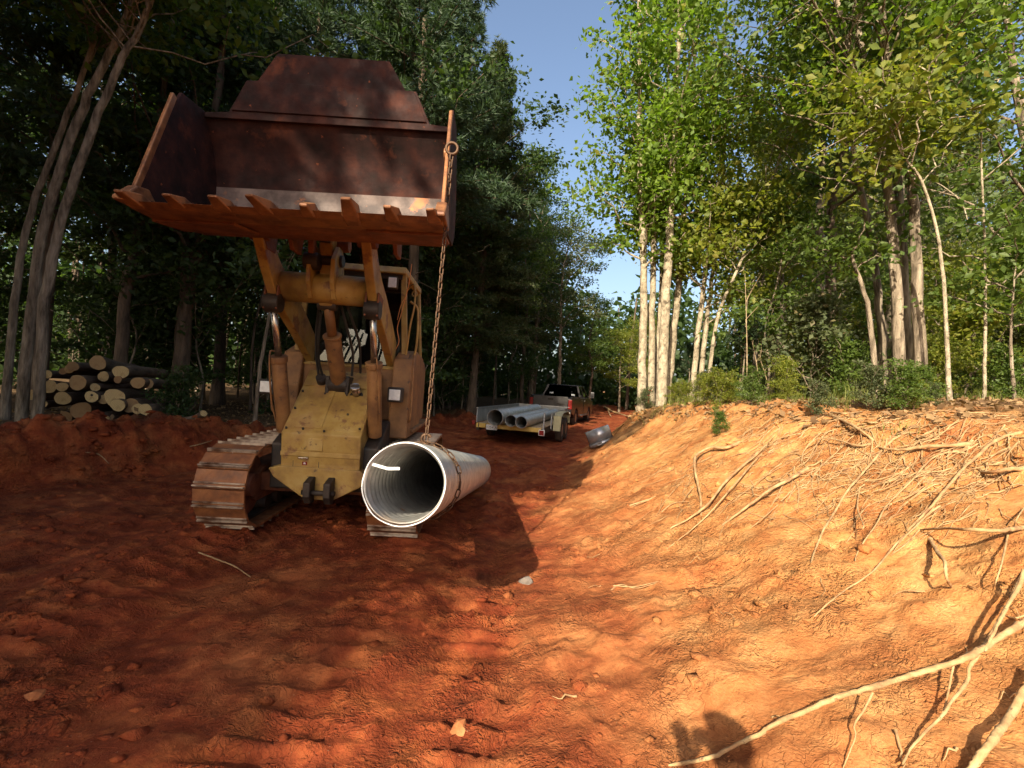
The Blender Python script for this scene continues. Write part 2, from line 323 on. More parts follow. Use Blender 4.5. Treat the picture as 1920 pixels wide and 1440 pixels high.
M['needle'] = leaf_mat('pine_needles', (0.030, 0.058, 0.026), (0.062, 0.098, 0.046), 0.25)
M['cedar'] = leaf_mat('cedar_sprays', (0.042, 0.062, 0.022), (0.085, 0.105, 0.040), 0.25, third=(0.14, 0.10, 0.05))
M['grass'] = leaf_mat('grass_blades', (0.10, 0.135, 0.025), (0.23, 0.24, 0.06), 0.45, third=(0.34, 0.27, 0.12))
M['litter'] = leaf_mat('dead_leaves', (0.10, 0.055, 0.025), (0.34, 0.21, 0.10), 0.15, 0.9)
M['straw'] = leaf_mat('pine_straw', (0.14, 0.075, 0.03), (0.36, 0.22, 0.09), 0.1, 0.9)
M['pale_leaf'] = leaf_mat('pale_weed_leaf', (0.16, 0.20, 0.10), (0.30, 0.33, 0.22), 0.3)
def wood_end():
    m, nt, b, N, L = nodes_of('sawn_log_end')
    tc = N.new('ShaderNodeTexCoord'); w = N.new('ShaderNodeTexWave'); w.wave_type = 'RINGS'; w.rings_direction = 'Z'
    w.inputs['Scale'].default_value = 14; w.inputs['Distortion'].default_value = 2.0; w.inputs['Detail'].default_value = 3
    L.new(tc.outputs['Object'], w.inputs['Vector'])
    oi = N.new('ShaderNodeObjectInfo')
    c0 = ramp(nt, oi.outputs['Random'], [(0.0, (0.22, 0.12, 0.05)), (0.4, (0.36, 0.23, 0.10)), (0.8, (0.48, 0.34, 0.15)), (1.0, (0.58, 0.44, 0.20))])
    c = mix(nt, math_n(nt, 'MULTIPLY', w.outputs['Color'], 0.45), c0, (0.22, 0.11, 0.045))
    c = mix(nt, ramp(nt, noise_node(nt, 9, 4), [(0.55, (0, 0, 0)), (0.7, (0.6, 0.6, 0.6))]), c, (0.20, 0.09, 0.03))
    L.new(c, b.inputs['Base Color']); b.inputs['Roughness'].default_value = 0.85
    return m
M['logend'] = wood_end()
def glass(name, tint, rough=0.02):
    m, nt, b, N, L = nodes_of(name)
    t = N.new('ShaderNodeBsdfTransparent'); t.inputs[0].default_value = rgba(tint)
    g = N.new('ShaderNodeBsdfGlossy'); g.inputs['Roughness'].default_value = rough
    fr = N.new('ShaderNodeFresnel'); fr.inputs[0].default_value = 1.55
    k = math_n(nt, 'ADD', math_n(nt, 'MULTIPLY', fr.outputs[0], 0.55), 0.02, True)
    ms = N.new('ShaderNodeMixShader'); L.new(k, ms.inputs[0]); L.new(t.outputs[0], ms.inputs[1]); L.new(g.outputs[0], ms.inputs[2])
    L.new(ms.outputs[0], N['Material Output'].inputs[0]); return m
M['glass'] = glass('cab_glass', (0.55, 0.58, 0.58)); M['tint'] = glass('tinted_glass', (0.10, 0.11, 0.11))
# ------------------------------------------------------------------ ground: road bed, cut bank on the right, low berm on the left
TOE = ([-60, -6, 0, 2.6, 4, 6.45, 9.5, 12.6, 17, 22, 30, 60], [0.5, 0.5, 0.25, 0.12, 0.3, 0.45, 1.1, 1.8, 3.4, 5.2, 9.5, 30])
CRE = ([-60, 0, 4, 5.5, 9, 12, 17, 22, 30, 60], [5.0, 4.6, 4.2, 3.7, 3.35, 3.35, 4.6, 6.6, 11, 32])
CRH = ([-60, 0, 5, 9, 12.5, 17, 20, 60], [1.7, 1.65, 1.6, 1.5, 1.32, 0.75, 0.5, 0.5])
LFT = ([-60, 3, 5.6, 7.8, 10, 14, 19, 25, 32, 60], [-7.4, -6.3, -5.9, -4.8, -4.2, -3.0, -1.6, 0.4, 3.6, 20])
LFH = ([-60, 6, 8.5, 10, 12, 60], [0.75, 0.75, 0.66, 0.40, 0.22, 0.25])
PROF = ([0, .12, .35, .6, .82, .93, 1.0], [0, .05, .24, .50, .76, .93, 1.0])
LOADER = Vector((-1.91, 4.60, 0.0)); YAW = R(3.0)
def bank_t(x, y):
    toe = np.interp(y, *TOE); cre = np.interp(y, *CRE)
    w = 0.22*N2.fbm(x*0.0+3.1, y*0.55, 3)
    return (x-toe-w)/(cre-toe)
def H(x, y, fine=True):
    x = np.asarray(x, dtype=float); y = np.asarray(y, dtype=float)
    t = bank_t(x, y); ch = np.interp(y, *CRH); cre = np.interp(y, *CRE)
    z = ch*np.interp(np.clip(t, 0, 1), *PROF)
    over = np.clip(x-cre, 0, 60); z = z + 0.62*(1-np.exp(-over/4.0))
    onb = np.clip(t*3, 0, 1)*np.clip((1.25-t)*4, 0, 1)
    z = z + onb*(0.13*N1.fbm(x*0.9, y*0.45, 4) + 0.05*N3.fbm(x*2.2-y*0.5, y*3.1, 3))
    # left berm
    lf = np.interp(y, *LFT) + 0.3*N1.fbm(x*0+1.7, y*0.6, 3); lh = np.interp(y, *LFH)
    d = np.clip((lf-x)/0.85, 0, 1); d2 = np.clip((lf-x-1.0)/1.6, 0, 1)
    s = d*d*(3-2*d); s2 = d2*d2*(3-2*d2)
    z = z + lh*s - (lh-0.36)*np.clip(s2, 0, 1)*(lh > 0.36)
    z = z + np.clip(d*2, 0, 1)*(1-0.65*s2)*(0.26*N2.fbm(x*1.1, y*1.1, 4) + 0.34*np.abs(N3.fbm(x*2.3, y*2.3, 5, 0.6)) - 0.07)
    far = np.clip((np.hypot(x, y)-30)/60, 0, 1); z = z + far*1.2*N1(x*0.03, y*0.03)
    # road: ruts running with the road, rough clay
    road = np.clip(1-np.clip(t*4, 0, 1), 0, 1)*(1-s)
    xr = x-0.12*np.maximum(y-8, 0)
    z = z + road*(0.11*N1.fbm(xr*1.3+4, y*0.22, 3) + 0.06*N2.fbm(x*1.3, y*1.3, 4) + 0.035*np.abs(N3.fbm(x*3.1, y*3.1, 4)))
    # cleat prints left by the tracks
    for xc in (-1.05, -2.72, -0.2):
        c = xc + 0.10*np.sin(y*0.6+xc); inn = np.clip((0.27-np.abs(x-c))/0.06, 0, 1)
        m = inn*road*np.clip((y-0.4)*2, 0, 1)*np.clip((16-y)/4, 0, 1)*np.clip(N3.fbm(x*0.8+xc, y*0.9, 3)*4+0.9, 0, 1)
        ph = (y/0.19) % 1.0
        z = z + m*(0.055*np.clip(1-np.abs(ph-0.5)*4, 0, 1)-0.022)
    for xc, w_, pt in ((0.02, 0.13, 0.075), (-0.42, 0.11, 0.075)):
        c = xc + 0.012*(y-4)**2; inn = np.clip((w_-np.abs(x-c))/0.03, 0, 1)*road*np.clip((y-2.8)*2, 0, 1)*np.clip((12-y)/3, 0, 1)
        z = z + inn*(-0.018+0.011*np.clip(np.sin((y+0.5*np.abs(x-c))/pt*2*math.pi)*2, -1, 1))
    if fine:
        rough = 0.5+0.8*np.clip(N2.fbm(x*0.7+8, y*0.7, 3)+0.4, 0, 1)
        z = z + rough*(0.034*N3.fbm(x*4, y*4, 5, 0.62))
        cl = np.clip(N1.fbm(x*9, y*9, 3)-0.12, 0, 1); z = z + 0.075*cl*rough
        gul = np.clip(onb, 0, 1); z = z + gul*0.030*N2.fbm(x*2.0+y*0.9, y*5.0-x*1.0, 4)
        crk = np.clip(0.10-np.abs(N1.fbm(x*2.4, y*2.4, 4)), 0, 1); z = z - gul*crk*0.42*np.clip(N3(x*0.9, y*0.9)*3+0.15, 0, 1); z = z + np.clip((t-0.75)*5, 0, 1)*np.clip((1.4-t)*5, 0, 1)*0.12*N3.fbm(x*1.7, y*1.7, 4)
    return z
def Hs(x, y): return float(H(np.array([x]), np.array([y]))[0])
def drape(px, py, lift=0.0):
    a, b = derolled(px, py); ys = np.concatenate([np.linspace(0.6, 12, 1400), np.linspace(12, 60, 900)])
    xs = a/F_PX*ys; zs = CAM_H-b/F_PX*ys; hit = np.where(zs <= H(xs, ys)+lift)[0]
    i = hit[0] if len(hit) else len(ys)-1
    return Vector((xs[i], ys[i], zs[i]))
def grow(a, b, s0, ratio):
    out = [a]; s = s0; sg = 1 if b > a else -1
    while (b-out[-1])*sg > 0: out.append(out[-1]+sg*s); s *= ratio
    return np.array(out)
xs = np.concatenate([grow(-7.5, -500, 0.06, 1.09)[::-1], np.arange(-7.46, 5.0, 0.034), grow(5.0, 500, 0.05, 1.075)])
ys = np.concatenate([grow(0.9, -500, 0.06, 1.16)[::-1], np.arange(0.93, 6.5, 0.028), grow(6.5, 600, 0.03, 1.0165)])
X, Y = np.meshgrid(xs, ys, indexing='ij'); Z = H(X, Y)
nx, ny = X.shape; ii, jj = np.meshgrid(np.arange(nx-1), np.arange(ny-1), indexing='ij')
fq = np.stack([ii*ny+jj, (ii+1)*ny+jj, (ii+1)*ny+jj+1, ii*ny+jj+1], -1).reshape(-1, 4)
gme = mesh_np('ground', np.stack([X, Y, Z], -1).reshape(-1, 3), [fq], True)
t_all = bank_t(X, Y); lf_all = np.interp(Y, *LFT)
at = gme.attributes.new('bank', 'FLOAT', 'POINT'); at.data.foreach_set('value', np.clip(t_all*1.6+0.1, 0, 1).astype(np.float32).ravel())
fl = np.maximum(np.clip((X-np.interp(Y, *CRE)-0.2+0.9*N1.fbm(X*0.9, Y*0.9, 3))/1.2, 0, 1)*0.85, np.clip((lf_all-X-1.1+0.8*N1.fbm(X, Y, 3))/0.8, 0, 1))
fl = np.maximum(fl, np.clip((np.abs(t_all-0.75) < 0.3)*np.clip((Y-8.5)/3, 0, 1)*np.clip(N2.fbm(X*1.1, Y*1.1, 3)*2+0.45, 0, 1), 0, 0.7))
at = gme.attributes.new('forest', 'FLOAT', 'POINT'); at.data.foreach_set('value', fl.astype(np.float32).ravel())
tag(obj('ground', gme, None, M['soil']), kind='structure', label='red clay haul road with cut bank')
# ------------------------------------------------------------------ track loader (local: x right, y away from camera, z up)
loader = empty('track_loader', (LOADER.x, LOADER.y, 0.0), 'yellow crawler track loader with its rusty bucket raised high on the clay road', 'track loader', rot=(0, 0, YAW))
gl = [Hs(LOADER.x+dx, LOADER.y+dy) for dx in (-0.85, 0.85) for dy in (0.4, 1.2, 2.0)]
loader.location.z = sum(gl)/len(gl)-0.01
def LP(name, mb, mat, parent=None, bev=None): return mb.build(name, M[mat], parent or loader, bev)
# tracks with single shoes
RAD, YF, YB = 0.40, 0.44, 2.30
shoe_mb = MB(); shoe_mb.bb(-0.24, 0.24, -0.088, 0.088, -0.012, 0.012)
shoe_me = shoe_mb.mesh('shoe'); shoe_me.materials.append(M['shoe'])
gr_mb = MB()
for yy, hh in ((-0.074, 0.040), (-0.040, 0.026)): gr_mb.prism([(yy-0.010, 0.0125), (yy+0.010, 0.0125), (yy+0.006, hh), (yy-0.006, hh)], -0.238, 0.238, 'x')
gr_me = gr_mb.mesh('grouser'); gr_me.materials.append(M['grouser'])
per = 2*(YB-YF)+2*math.pi*RAD; NSH = 34
def track_pt(s):
    L1 = YB-YF; arc = math.pi*RAD; s %= per; zc = RAD+0.06
    if s < L1: return YF+s, zc+RAD, 0.0
    s -= L1
    if s < arc: a = s/RAD; return YB+RAD*math.sin(a), zc+RAD*math.cos(a), -a
    s -= arc
    if s < L1: return YB-s, zc-RAD, -math.pi
    a = (s-L1)/RAD; return YF-RAD*math.sin(a), zc-RAD*math.cos(a), -math.pi-a
for side in (-1, 1):
    xc = 0.82*side
    tr = LP('track', MB().bb(xc-0.09, xc+0.09, YF-0.02, YB+0.02, RAD*2+0.015, RAD*2+0.045).bb(xc-0.09, xc+0.09, YF, YB, 0.075, 0.10), 'dark')
    for k in range(NSH):
        y, z, a = track_pt(k*per/NSH+0.05)
        sh = obj('shoe', shoe_me, tr, None, (xc, y, z), (a, 0, 0)); 
        # grousers are one piece with the shoe
        g = bpy.data.objects.new('grouser', gr_me); C.objects.link(g); g.parent = tr; g.location = (xc, y, z); g.rotation_euler = (a, 0, 0)
    fr = LP('track_frame', MB().prism([(0.55, 0.26), (2.3, 0.26), (2.4, 0.5), (2.0, 0.66), (0.7, 0.62), (0.45, 0.5)], xc-0.13, xc+0.13), 'rust', None, 0.02)
    mb = MB().cyl((xc-0.07, YF, RAD+0.06), (xc+0.07, YF, RAD+0.06), RAD-0.07, seg=28).cyl((xc-0.15, YF, RAD+0.06), (xc+0.15, YF, RAD+0.06), 0.12, seg=18)
    LP('idler_wheel', mb, 'rust')
    mb = MB().cyl((xc-0.05, YB, RAD+0.06), (xc+0.05, YB, RAD+0.06), RAD-0.06, seg=20).cyl((xc-0.17, YB, RAD+0.06), (xc+0.17, YB, RAD+0.06), 0.17, seg=18)
    LP('sprocket', mb, 'rust')
    for yy in (0.85, 1.15, 1.45, 1.75, 2.0):
        LP('track_roller', MB().cyl((xc-0.12, yy, 0.19), (xc+0.12, yy, 0.19), 0.085, seg=16), 'dark')
# main frame, belly, engine
LP('main_frame', MB().prism([(0.5, 0.42), (2.9, 0.40), (3.0, 0.9), (2.9, 1.15), (1.0, 1.15), (0.5, 0.9)], -0.56, 0.56), 'dark', None, 0.02)
LP('belly_guard', MB().prism([(-0.52, 0.66), (-0.46, 0.57), (-0.14, 0.36), (0.14, 0.35), (0.42, 0.50), (0.50, 0.60), (0.42, 0.68), (-0.42, 0.69)], 0.36, 0.50, 'y'), 'yellow', None, 0.012)
LP('axle_beam', MB().bb(-0.72, 0.72, 0.62, 0.95, 0.36, 0.56), 'rust', None, 0.02)
tow = LP('tow_hitch', MB().prism([(0.20, 0.56), (0.36, 0.60), (0.36, 0.33), (0.26, 0.34), (0.20, 0.42)], -0.10, -0.03).prism([(0.20, 0.56), (0.36, 0.60), (0.36, 0.33), (0.26, 0.34), (0.20, 0.42)], 0.10, 0.17), 'dark', None, 0.01)
LP('hitch_pin', MB().cyl((-0.13, 0.27, 0.45), (0.20, 0.27, 0.45), 0.026), 'dark', tow)
# hood
HX = 0.405
hood = LP('hood', MB().prism([(0.40, 0.585), (1.3, 0.585), (1.3, 1.70), (1.03, 1.70), (0.35, 1.035)], -HX, HX), 'yellow', None, 0.012)
nrm = Vector((0, -0.70, 0.714))
def on_slope(x, t, h=0.0): return Vector((x, 0.35+0.68*t, 1.035+0.665*t)) + nrm*h
def slope_plate(name, x0, x1, t0, t1, h, mat, bev=0.004):
    vs = [on_slope(x, t, k) for k in (-0.01, h) for x, t in ((x0, t0), (x1, t0), (x1, t1), (x0, t1))]
    mb = MB().add(vs, [(3,2,1,0),(4,5,6,7),(0,1,5,4),(1,2,6,5),(2,3,7,6),(3,0,4,7)])
    return LP(name, mb, mat, hood, bev)
slope_plate('hood_panel', -0.30, -0.02, 0.08, 0.66, 0.010, 'yellow')
slope_plate('hood_panel', 0.00, 0.385, 0.06, 0.64, 0.006, 'yellow')
slope_plate('hood_panel', -0.39, 0.39, 0.72, 0.985, 0.012, 'yellow')
LP('front_panel', MB().bb(-0.40, 0.40, 0.385, 0.402, 0.60, 0.79), 'yellow', hood, 0.006)
LP('front_ledge', MB().bb(-0.407, 0.407, 0.365, 0.40, 0.795, 0.845), 'yellow', hood, 0.006)
LP('front_panel', MB().bb(-0.13, 0.02, 0.352, 0.37, 0.86, 0.99), 'yellow', hood, 0.006)
LP('panel_seam', MB().bb(-0.28, -0.275, 0.382, 0.386, 0.605, 0.785).bb(-0.02, -0.014, 0.382, 0.386, 0.605, 0.785), 'dark', hood)
LP('latch', MB().bb(-0.22, -0.12, 0.345, 0.372, 0.775, 0.79), 'chrome', hood, 0.004)
dec = LP('decal', MB().bb(-0.185, -0.135, 0.3815, 0.3845, 0.705, 0.74), 'redlamp', hood)
LP('decal_text', MB().bb(-0.172, -0.148, 0.380, 0.3812, 0.716, 0.721).bb(-0.170, -0.152, 0.380, 0.3812, 0.725, 0.731), 'plate', dec)
for (x, t) in [(-0.37, 0.06), (-0.37, 0.35), (-0.37, 0.62), (0.37, 0.1), (0.36, 0.55), (-0.12, 0.6), (0.12, 0.6), (0.2, 0.3), (-0.2, 0.06), (0.02, 0.04)]:
    p = on_slope(x, t, 0.004); LP('bolt', MB().cyl(p, p+nrm*0.014, 0.013, seg=6), 'dark', hood)
p = on_slope(0.22, 0.63, 0.0)
cap = LP('filler_cap', MB().cyl(p, p+nrm*0.10, 0.05, seg=20).cyl(p+nrm*0.10, p+nrm*0.13, 0.058, 0.05, seg=20), 'chrome', hood)
LP('cap_handle', MB().bar(p+nrm*0.14-Vector((0.05, 0, 0)), p+nrm*0.14+Vector((0.05, 0, 0)), 0.016, 0.03), 'dark', cap)
p = on_slope(0.22, 0.60, 0.002); LP('cap_recess', MB().cyl(p-nrm*0.01, p+nrm*0.004, 0.075, seg=20), 'dark', hood)
p = on_slope(-0.20, 0.78, 0.0); LP('hose_boot', MB().cyl(p, p+nrm*0.10, 0.055, seg=16), 'dark', hood)
# side towers and fenders
for s in (-1, 1):
    tw = LP('side_tower', MB().prism([(1.05, 0.95), (2.1, 0.95), (2.1, 1.95), (1.5, 2.02), (1.15, 1.9), (1.05, 1.5)], s*0.53, s*0.76), 'rustpaint', None, 0.02)
    LP('fender', MB().prism([(1.3, 1.0), (2.9, 1.0), (2.9, 1.05), (1.3, 1.05)], s*0.59, s*0.80), 'rustpaint', None, 0.01)
    LP('grab_rail', MB().tube(smooth_path([(s*0.77, 1.06, 1.15), (s*0.80, 1.0, 1.25), (s*0.80, 0.98, 1.7), (s*0.79, 1.04, 1.95)], 14), 0.012, 8), 'rustpaint')
    hx = -0.79 if s < 0 else 0.635
    hl = LP('headlight', MB().bb(hx-0.085, hx+0.085, 0.80, 0.92, 1.39, 1.56), 'dark', None, 0.015)
    LP('lens', MB().bb(hx-0.062, hx+0.062, 0.792, 0.803, 1.415, 1.535), 'lens', hl, 0.018)
    LP('lamp_bracket', MB().bb(hx-0.02, hx+0.02, 0.9, 1.08, 1.43, 1.50), 'dark', hl)
LP('pivot_boss', MB().cyl((0.56, 1.3, 1.86), (0.70, 1.3, 1.86), 0.13, seg=20), 'rustpaint', None, 0.01)
LP('rear_engine_housing', MB().prism([(2.55, 1.0), (3.5, 1.0), (3.5, 1.85), (3.3, 1.95), (2.55, 1.95)], -0.62, 0.62), 'rustpaint', None, 0.03)
LP('cab_base', MB().prism([(1.18, 1.15), (2.6, 1.15), (2.6, 1.78), (1.18, 1.78)], -0.64, 0.64), 'rustpaint', None, 0.015)
# cab
cab = empty('cab', (0, 0, 0), None, None); cab.parent = loader
zb, zt, yf, yk = 1.80, 2.93, 1.25, 2.55
bx_, tx_ = 0.65, 0.565
def cp(sx, sy, t): return Vector((sx*(bx_+(tx_-bx_)*t), (yf+0.03*t) if sy < 0 else (yk-0.05*t), zb+(zt-zb)*t))
for sx in (-1, 1):
    for sy in (-1, 1):
        LP('cab_post', MB().bar(cp(sx, sy, 0), cp(sx, sy, 1), 0.065, 0.065, (0, 1, 0)), 'yellow', cab, 0.008)
LP('cab_sill', MB().bb(-0.69, 0.69, 1.19, 1.30, 1.735, 1.80).bb(-0.67, 0.67, 1.16, 1.19, 1.76, 1.785), 'yellow', cab, 0.01)
LP('cab_roof', MB().prism([(1.18, 2.93), (2.58, 2.93), (2.55, 3.02), (1.22, 3.02)], -0.60, 0.60), 'yellow', cab, 0.02)
LP('visor_band', MB().bb(-0.555, 0.555, 1.235, 1.262, 2.865, 2.93), 'dark', cab, 0.004)
def pane(name, pts, mat='glass', th=0.006):
    p = [Vector(q) for q in pts]; n = (p[1]-p[0]).cross(p[2]-p[0]).normalized()*th
    mb = MB().add(p+[q+n for q in p], [(3,2,1,0),(4,5,6,7),(0,1,5,4),(1,2,6,5),(2,3,7,6),(3,0,4,7)])
    return LP(name, mb, mat, cab)
def inset(a, b, c, d, k=0.03):
    cen = (a+b+c+d)/4; return [q+(cen-q).normalized()*k for q in (a, b, c, d)]
pane('windshield', inset(cp(-1,-1,0), cp(1,-1,0), cp(1,-1,0.97), cp(-1,-1,0.97)))
pane('side_window', inset(cp(-1,1,0), cp(-1,-1,0), cp(-1,-1,0.97), cp(-1,1,0.97)))
pane('side_window', inset(cp(1,-1,0), cp(1,1,0), cp(1,1,0.97), cp(1,-1,0.97)))
pane('rear_window', inset(cp(1,1,0), cp(-1,1,0), cp(-1,1,0.97), cp(1,1,0.97)))
LP('operator_seat', MB().bb(-0.1, 0.42, 1.85, 2.3, 1.78, 2.05).bb(-0.1, 0.42, 2.2, 2.35, 2.0, 2.75), 'dark', cab, 0.05)
LP('cab_console', MB().bb(-0.45, 0.1, 1.4, 1.6, 1.75, 2.05).bb(0.12, 0.55, 1.32, 1.42, 1.80, 2.72), 'dark', cab, 0.03)
wl = LP('work_light', MB().bb(0.40, 0.52, 1.13, 1.21, 2.73, 2.88), 'dark', cab, 0.012)
LP('lens', MB().bb(0.412, 0.508, 1.122, 1.133, 2.745, 2.865), 'lens', wl, 0.015)
LP('mirror_arm', MB().tube(smooth_path([(0.62, 1.25, 2.75), (0.72, 1.15, 2.80), (0.74, 1.12, 2.55), (0.70, 1.15, 2.30), (0.66, 1.22, 1.95)], 20), 0.012, 8), 'yellow', cab)
LP('hand_rail', MB().tube(smooth_path([(0.67, 1.3, 1.9), (0.76, 1.3, 2.0), (0.76, 1.3, 2.5), (0.66, 1.3, 2.62)], 16), 0.014, 8), 'yellow', cab)
LP('hook_eye', MB().tube([(0.72+0.03*math.cos(a), 1.2, 2.70+0.03*math.sin(a)) for a in np.linspace(0, 6.28, 14)], 0.008, 6), 'yellow', cab)
# lift arms, crossbar
def ribbon(cl, hw):
    P = [Vector((a, b)) for a, b in cl]; up, lo = [], []
    for i, p in enumerate(P):
        d = (P[min(i+1, len(P)-1)]-P[max(i-1, 0)]).normalized(); n = Vector((-d.y, d.x)); h = hw[i]
        up.append(p+n*h); lo.append(p-n*h)
    return [tuple(q) for q in up+lo[::-1]]
cl = [(-0.20, 2.95), (-0.10, 2.84), (0.04, 2.68), (0.22, 2.52), (0.45, 2.40), (0.75, 2.24), (1.05, 2.06), (1.35, 1.88)]
hw = [0.10, 0.11, 0.125, 0.155, 0.165, 0.16, 0.15, 0.14]
for s in (-1, 1):
    arm = LP('lift_arm', MB().prism(ribbon(cl, hw), s*0.44, s*0.53), 'yellow', None, 0.01)
    LP('pin_boss', MB().cyl((s*0.40, -0.19, 2.93), (s*0.57, -0.19, 2.93), 0.085, seg=20), 'rust', arm, 0.008)
    LP('pin_boss', MB().cyl((s*0.41, 0.16, 2.33), (s*0.56, 0.16, 2.33), 0.095, seg=20), 'dark', arm, 0.008)
    LP('pin_lug', MB().prism([(0.08, 2.26), (0.24, 2.26), (0.30, 2.46), (0.10, 2.5)], s*0.415, s*0.435).prism([(0.08, 2.26), (0.24, 2.26), (0.30, 2.46), (0.10, 2.5)], s*0.535, s*0.555), 'rust', arm, 0.006)
    # lift cylinder
    a, b, c = Vector((s*0.485, 0.62, 1.02)), Vector((s*0.485, 0.36, 1.80)), Vector((s*0.485, 0.17, 2.31))
    lc = LP('lift_cylinder', MB().cyl(a, b, 0.075, seg=20).cyl(b-(b-a).normalized()*0.05, b+(b-a).normalized()*0.015, 0.088, seg=20), 'rustpaint', None, 0.005)
    LP('piston_rod', MB().cyl(b, c, 0.034, seg=16), 'chrome', lc)
    LP('grease_pipe', MB().tube(smooth_path([a+Vector((s*0.06, -0.08, 0.1)), (a+b)/2+Vector((s*0.07, -0.09, 0)), b+Vector((s*0.05, -0.09, 0.02)), b+Vector((s*0.02, -0.06, 0.06))], 14), 0.009, 6), 'rustpaint', lc)
LP('cross_tube', MB().cyl((-0.44, 0.27, 2.52), (0.44, 0.27, 2.52), 0.15, seg=32), 'yellow', None)
for x in (-0.13, 0.10):
    LP('lever_bracket', MB().prism([(0.14, 2.40), (0.42, 2.40), (0.36, 2.72), (0.28, 2.92), (0.16, 2.93), (0.05, 2.78), (0.05, 2.55)], x-0.022, x+0.022), 'yellow', None, 0.008)
lev = LP('tilt_lever', MB().prism([(0.15, 2.95), (0.19, 3.06), (0.29, 3.13), (0.40, 3.12), (0.48, 3.04), (0.50, 2.9), (0.42, 2.62), (0.36, 2.36), (0.30, 2.30), (0.24, 2.36), (0.22, 2.62)], -0.08, 0.06), 'yellow', None, 0.02)
LP('lever_pin', MB().cyl((-0.17, 0.22, 2.80), (0.15, 0.22, 2.80), 0.06, seg=18), 'dark', lev, 0.006)
LP('lever_pin', MB().cyl((-0.1, 0.30, 2.36), (0.09, 0.30, 2.36), 0.05, seg=16), 'dark', lev, 0.006)
LP('lever_pin', MB().cyl((-0.05, 0.33, 2.99), (0.17, 0.33, 2.99), 0.07, seg=18), 'rust', lev, 0.006)
LP('lever_slot', MB().prism([(0.10, 2.96), (0.16, 2.96), (0.22, 3.06), (0.17, 3.08)], -0.07, 0.03), 'dark', lev)
lk = LP('tilt_link', MB().bar((-0.12, 0.12, 2.76), (-0.12, 0.03, 3.22), 0.06, 0.085), 'rust', None, 0.012)
LP('link_clevis', MB().cyl((-0.19, 0.12, 2.76), (-0.05, 0.12, 2.76), 0.085, seg=18), 'dark', lk, 0.008)
a, b, c = Vector((0, 0.84, 1.56)), Vector((0, 0.50, 2.05)), Vector((0, 0.30, 2.37))
tc_ = LP('tilt_cylinder', MB().cyl(a, b, 0.085, seg=22).cyl(b, b+(c-b).normalized()*0.03, 0.097, seg=22), 'rustpaint', None, 0.005)
LP('piston_rod', MB().cyl(b, c, 0.05, seg=18), 'rustpaint', tc_)
LP('cylinder_clevis', MB().cyl((-0.11, 0.85, 1.55), (0.11, 0.85, 1.55), 0.10, seg=20).bb(-0.13, -0.09, 0.76, 0.98, 1.42, 1.64).bb(0.09, 0.13, 0.76, 0.98, 1.42, 1.64), 'dark', tc_, 0.01)
for pts in ([(-0.19, 0.85, 1.62), (-0.20, 0.72, 1.80), (-0.15, 0.52, 2.05), (-0.10, 0.40, 2.30)], [(-0.24, 0.88, 1.60), (-0.24, 0.75, 1.85), (-0.20, 0.58, 2.12), (-0.13, 0.42, 2.40)],
            [(0.14, 0.82, 1.66), (0.17, 0.70, 1.90), (0.15, 0.50, 2.15), (0.1, 0.40, 2.38)], [(0.20, 0.95, 1.70), (0.23, 0.72, 2.0), (0.20, 0.48, 2.25), (0.14, 0.38, 2.44)]):
    LP('hydraulic_hose', MB().tube(smooth_path(pts, 18), 0.014, 8), 'hose')
# bucket
BW = 1.10; BOFF = Vector((0.23, 0.13, -0.03))
bucket = empty('bucket', BOFF, None, None, None, (0, R(-1.8), 0)); bucket.parent = loader
def shell(pts, th):
    P = [Vector(p) for p in pts]; out = []
    for i, p in enumerate(P):
        d = (P[min(i+1, len(P)-1)]-P[max(i-1, 0)]).normalized(); out.append(p+Vector((d.y, -d.x))*th)
    return [tuple(p) for p in P], [tuple(p) for p in out]
prof_floor = [(-1.10, 2.885), (-0.80, 2.91), (-0.55, 2.935), (-0.42, 2.97), (-0.31, 3.04), (-0.23, 3.14), (-0.195, 3.26), (-0.187, 3.34), (-0.187, 3.41)]
prof_back = [(-0.187, 3.41), (-0.20, 3.55), (-0.25, 3.72), (-0.33, 3.86), (-0.40, 3.97)]
def shell_part(name, prof, mat, th=0.03):
    prof = [(p.x, p.y) for p in smooth_path([(a, b, 0) for a, b in prof], 24)]
    a, b = shell(prof, th); n = len(a); mb = MB()
    vs = [(x, p[0], p[1]) for x in (-BW, BW) for p in a+b]
    m = 2*n; fs = []
    for i in range(n-1):
        fs += [(i, i+1, m+i+1, m+i), (n+i+1, n+i, m+n+i, m+n+i+1), (i+1, i, n+i, n+i+1), (m+i, m+i+1, m+n+i+1, m+n+i)]
    fs += [(0, m, m+n, n), (n-1, 2*n-1, m+2*n-1, m+n-1)]
    mb.add(vs, fs, False); o = mb.build(name, M[mat], bucket); return o
shell_part('bucket_floor', prof_floor, 'floorsteel')
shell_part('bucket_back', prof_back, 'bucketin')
LP('bottom_skin', MB().prism([(-1.05, 2.848), (-0.55, 2.895), (-0.38, 2.90), (-0.24, 2.98), (-0.16, 3.10), (-0.19, 3.12), (-0.27, 3.01), (-0.40, 2.933), (-0.55, 2.902), (-1.05, 2.856)], -BW+0.02, BW-0.02), 'rust', bucket)
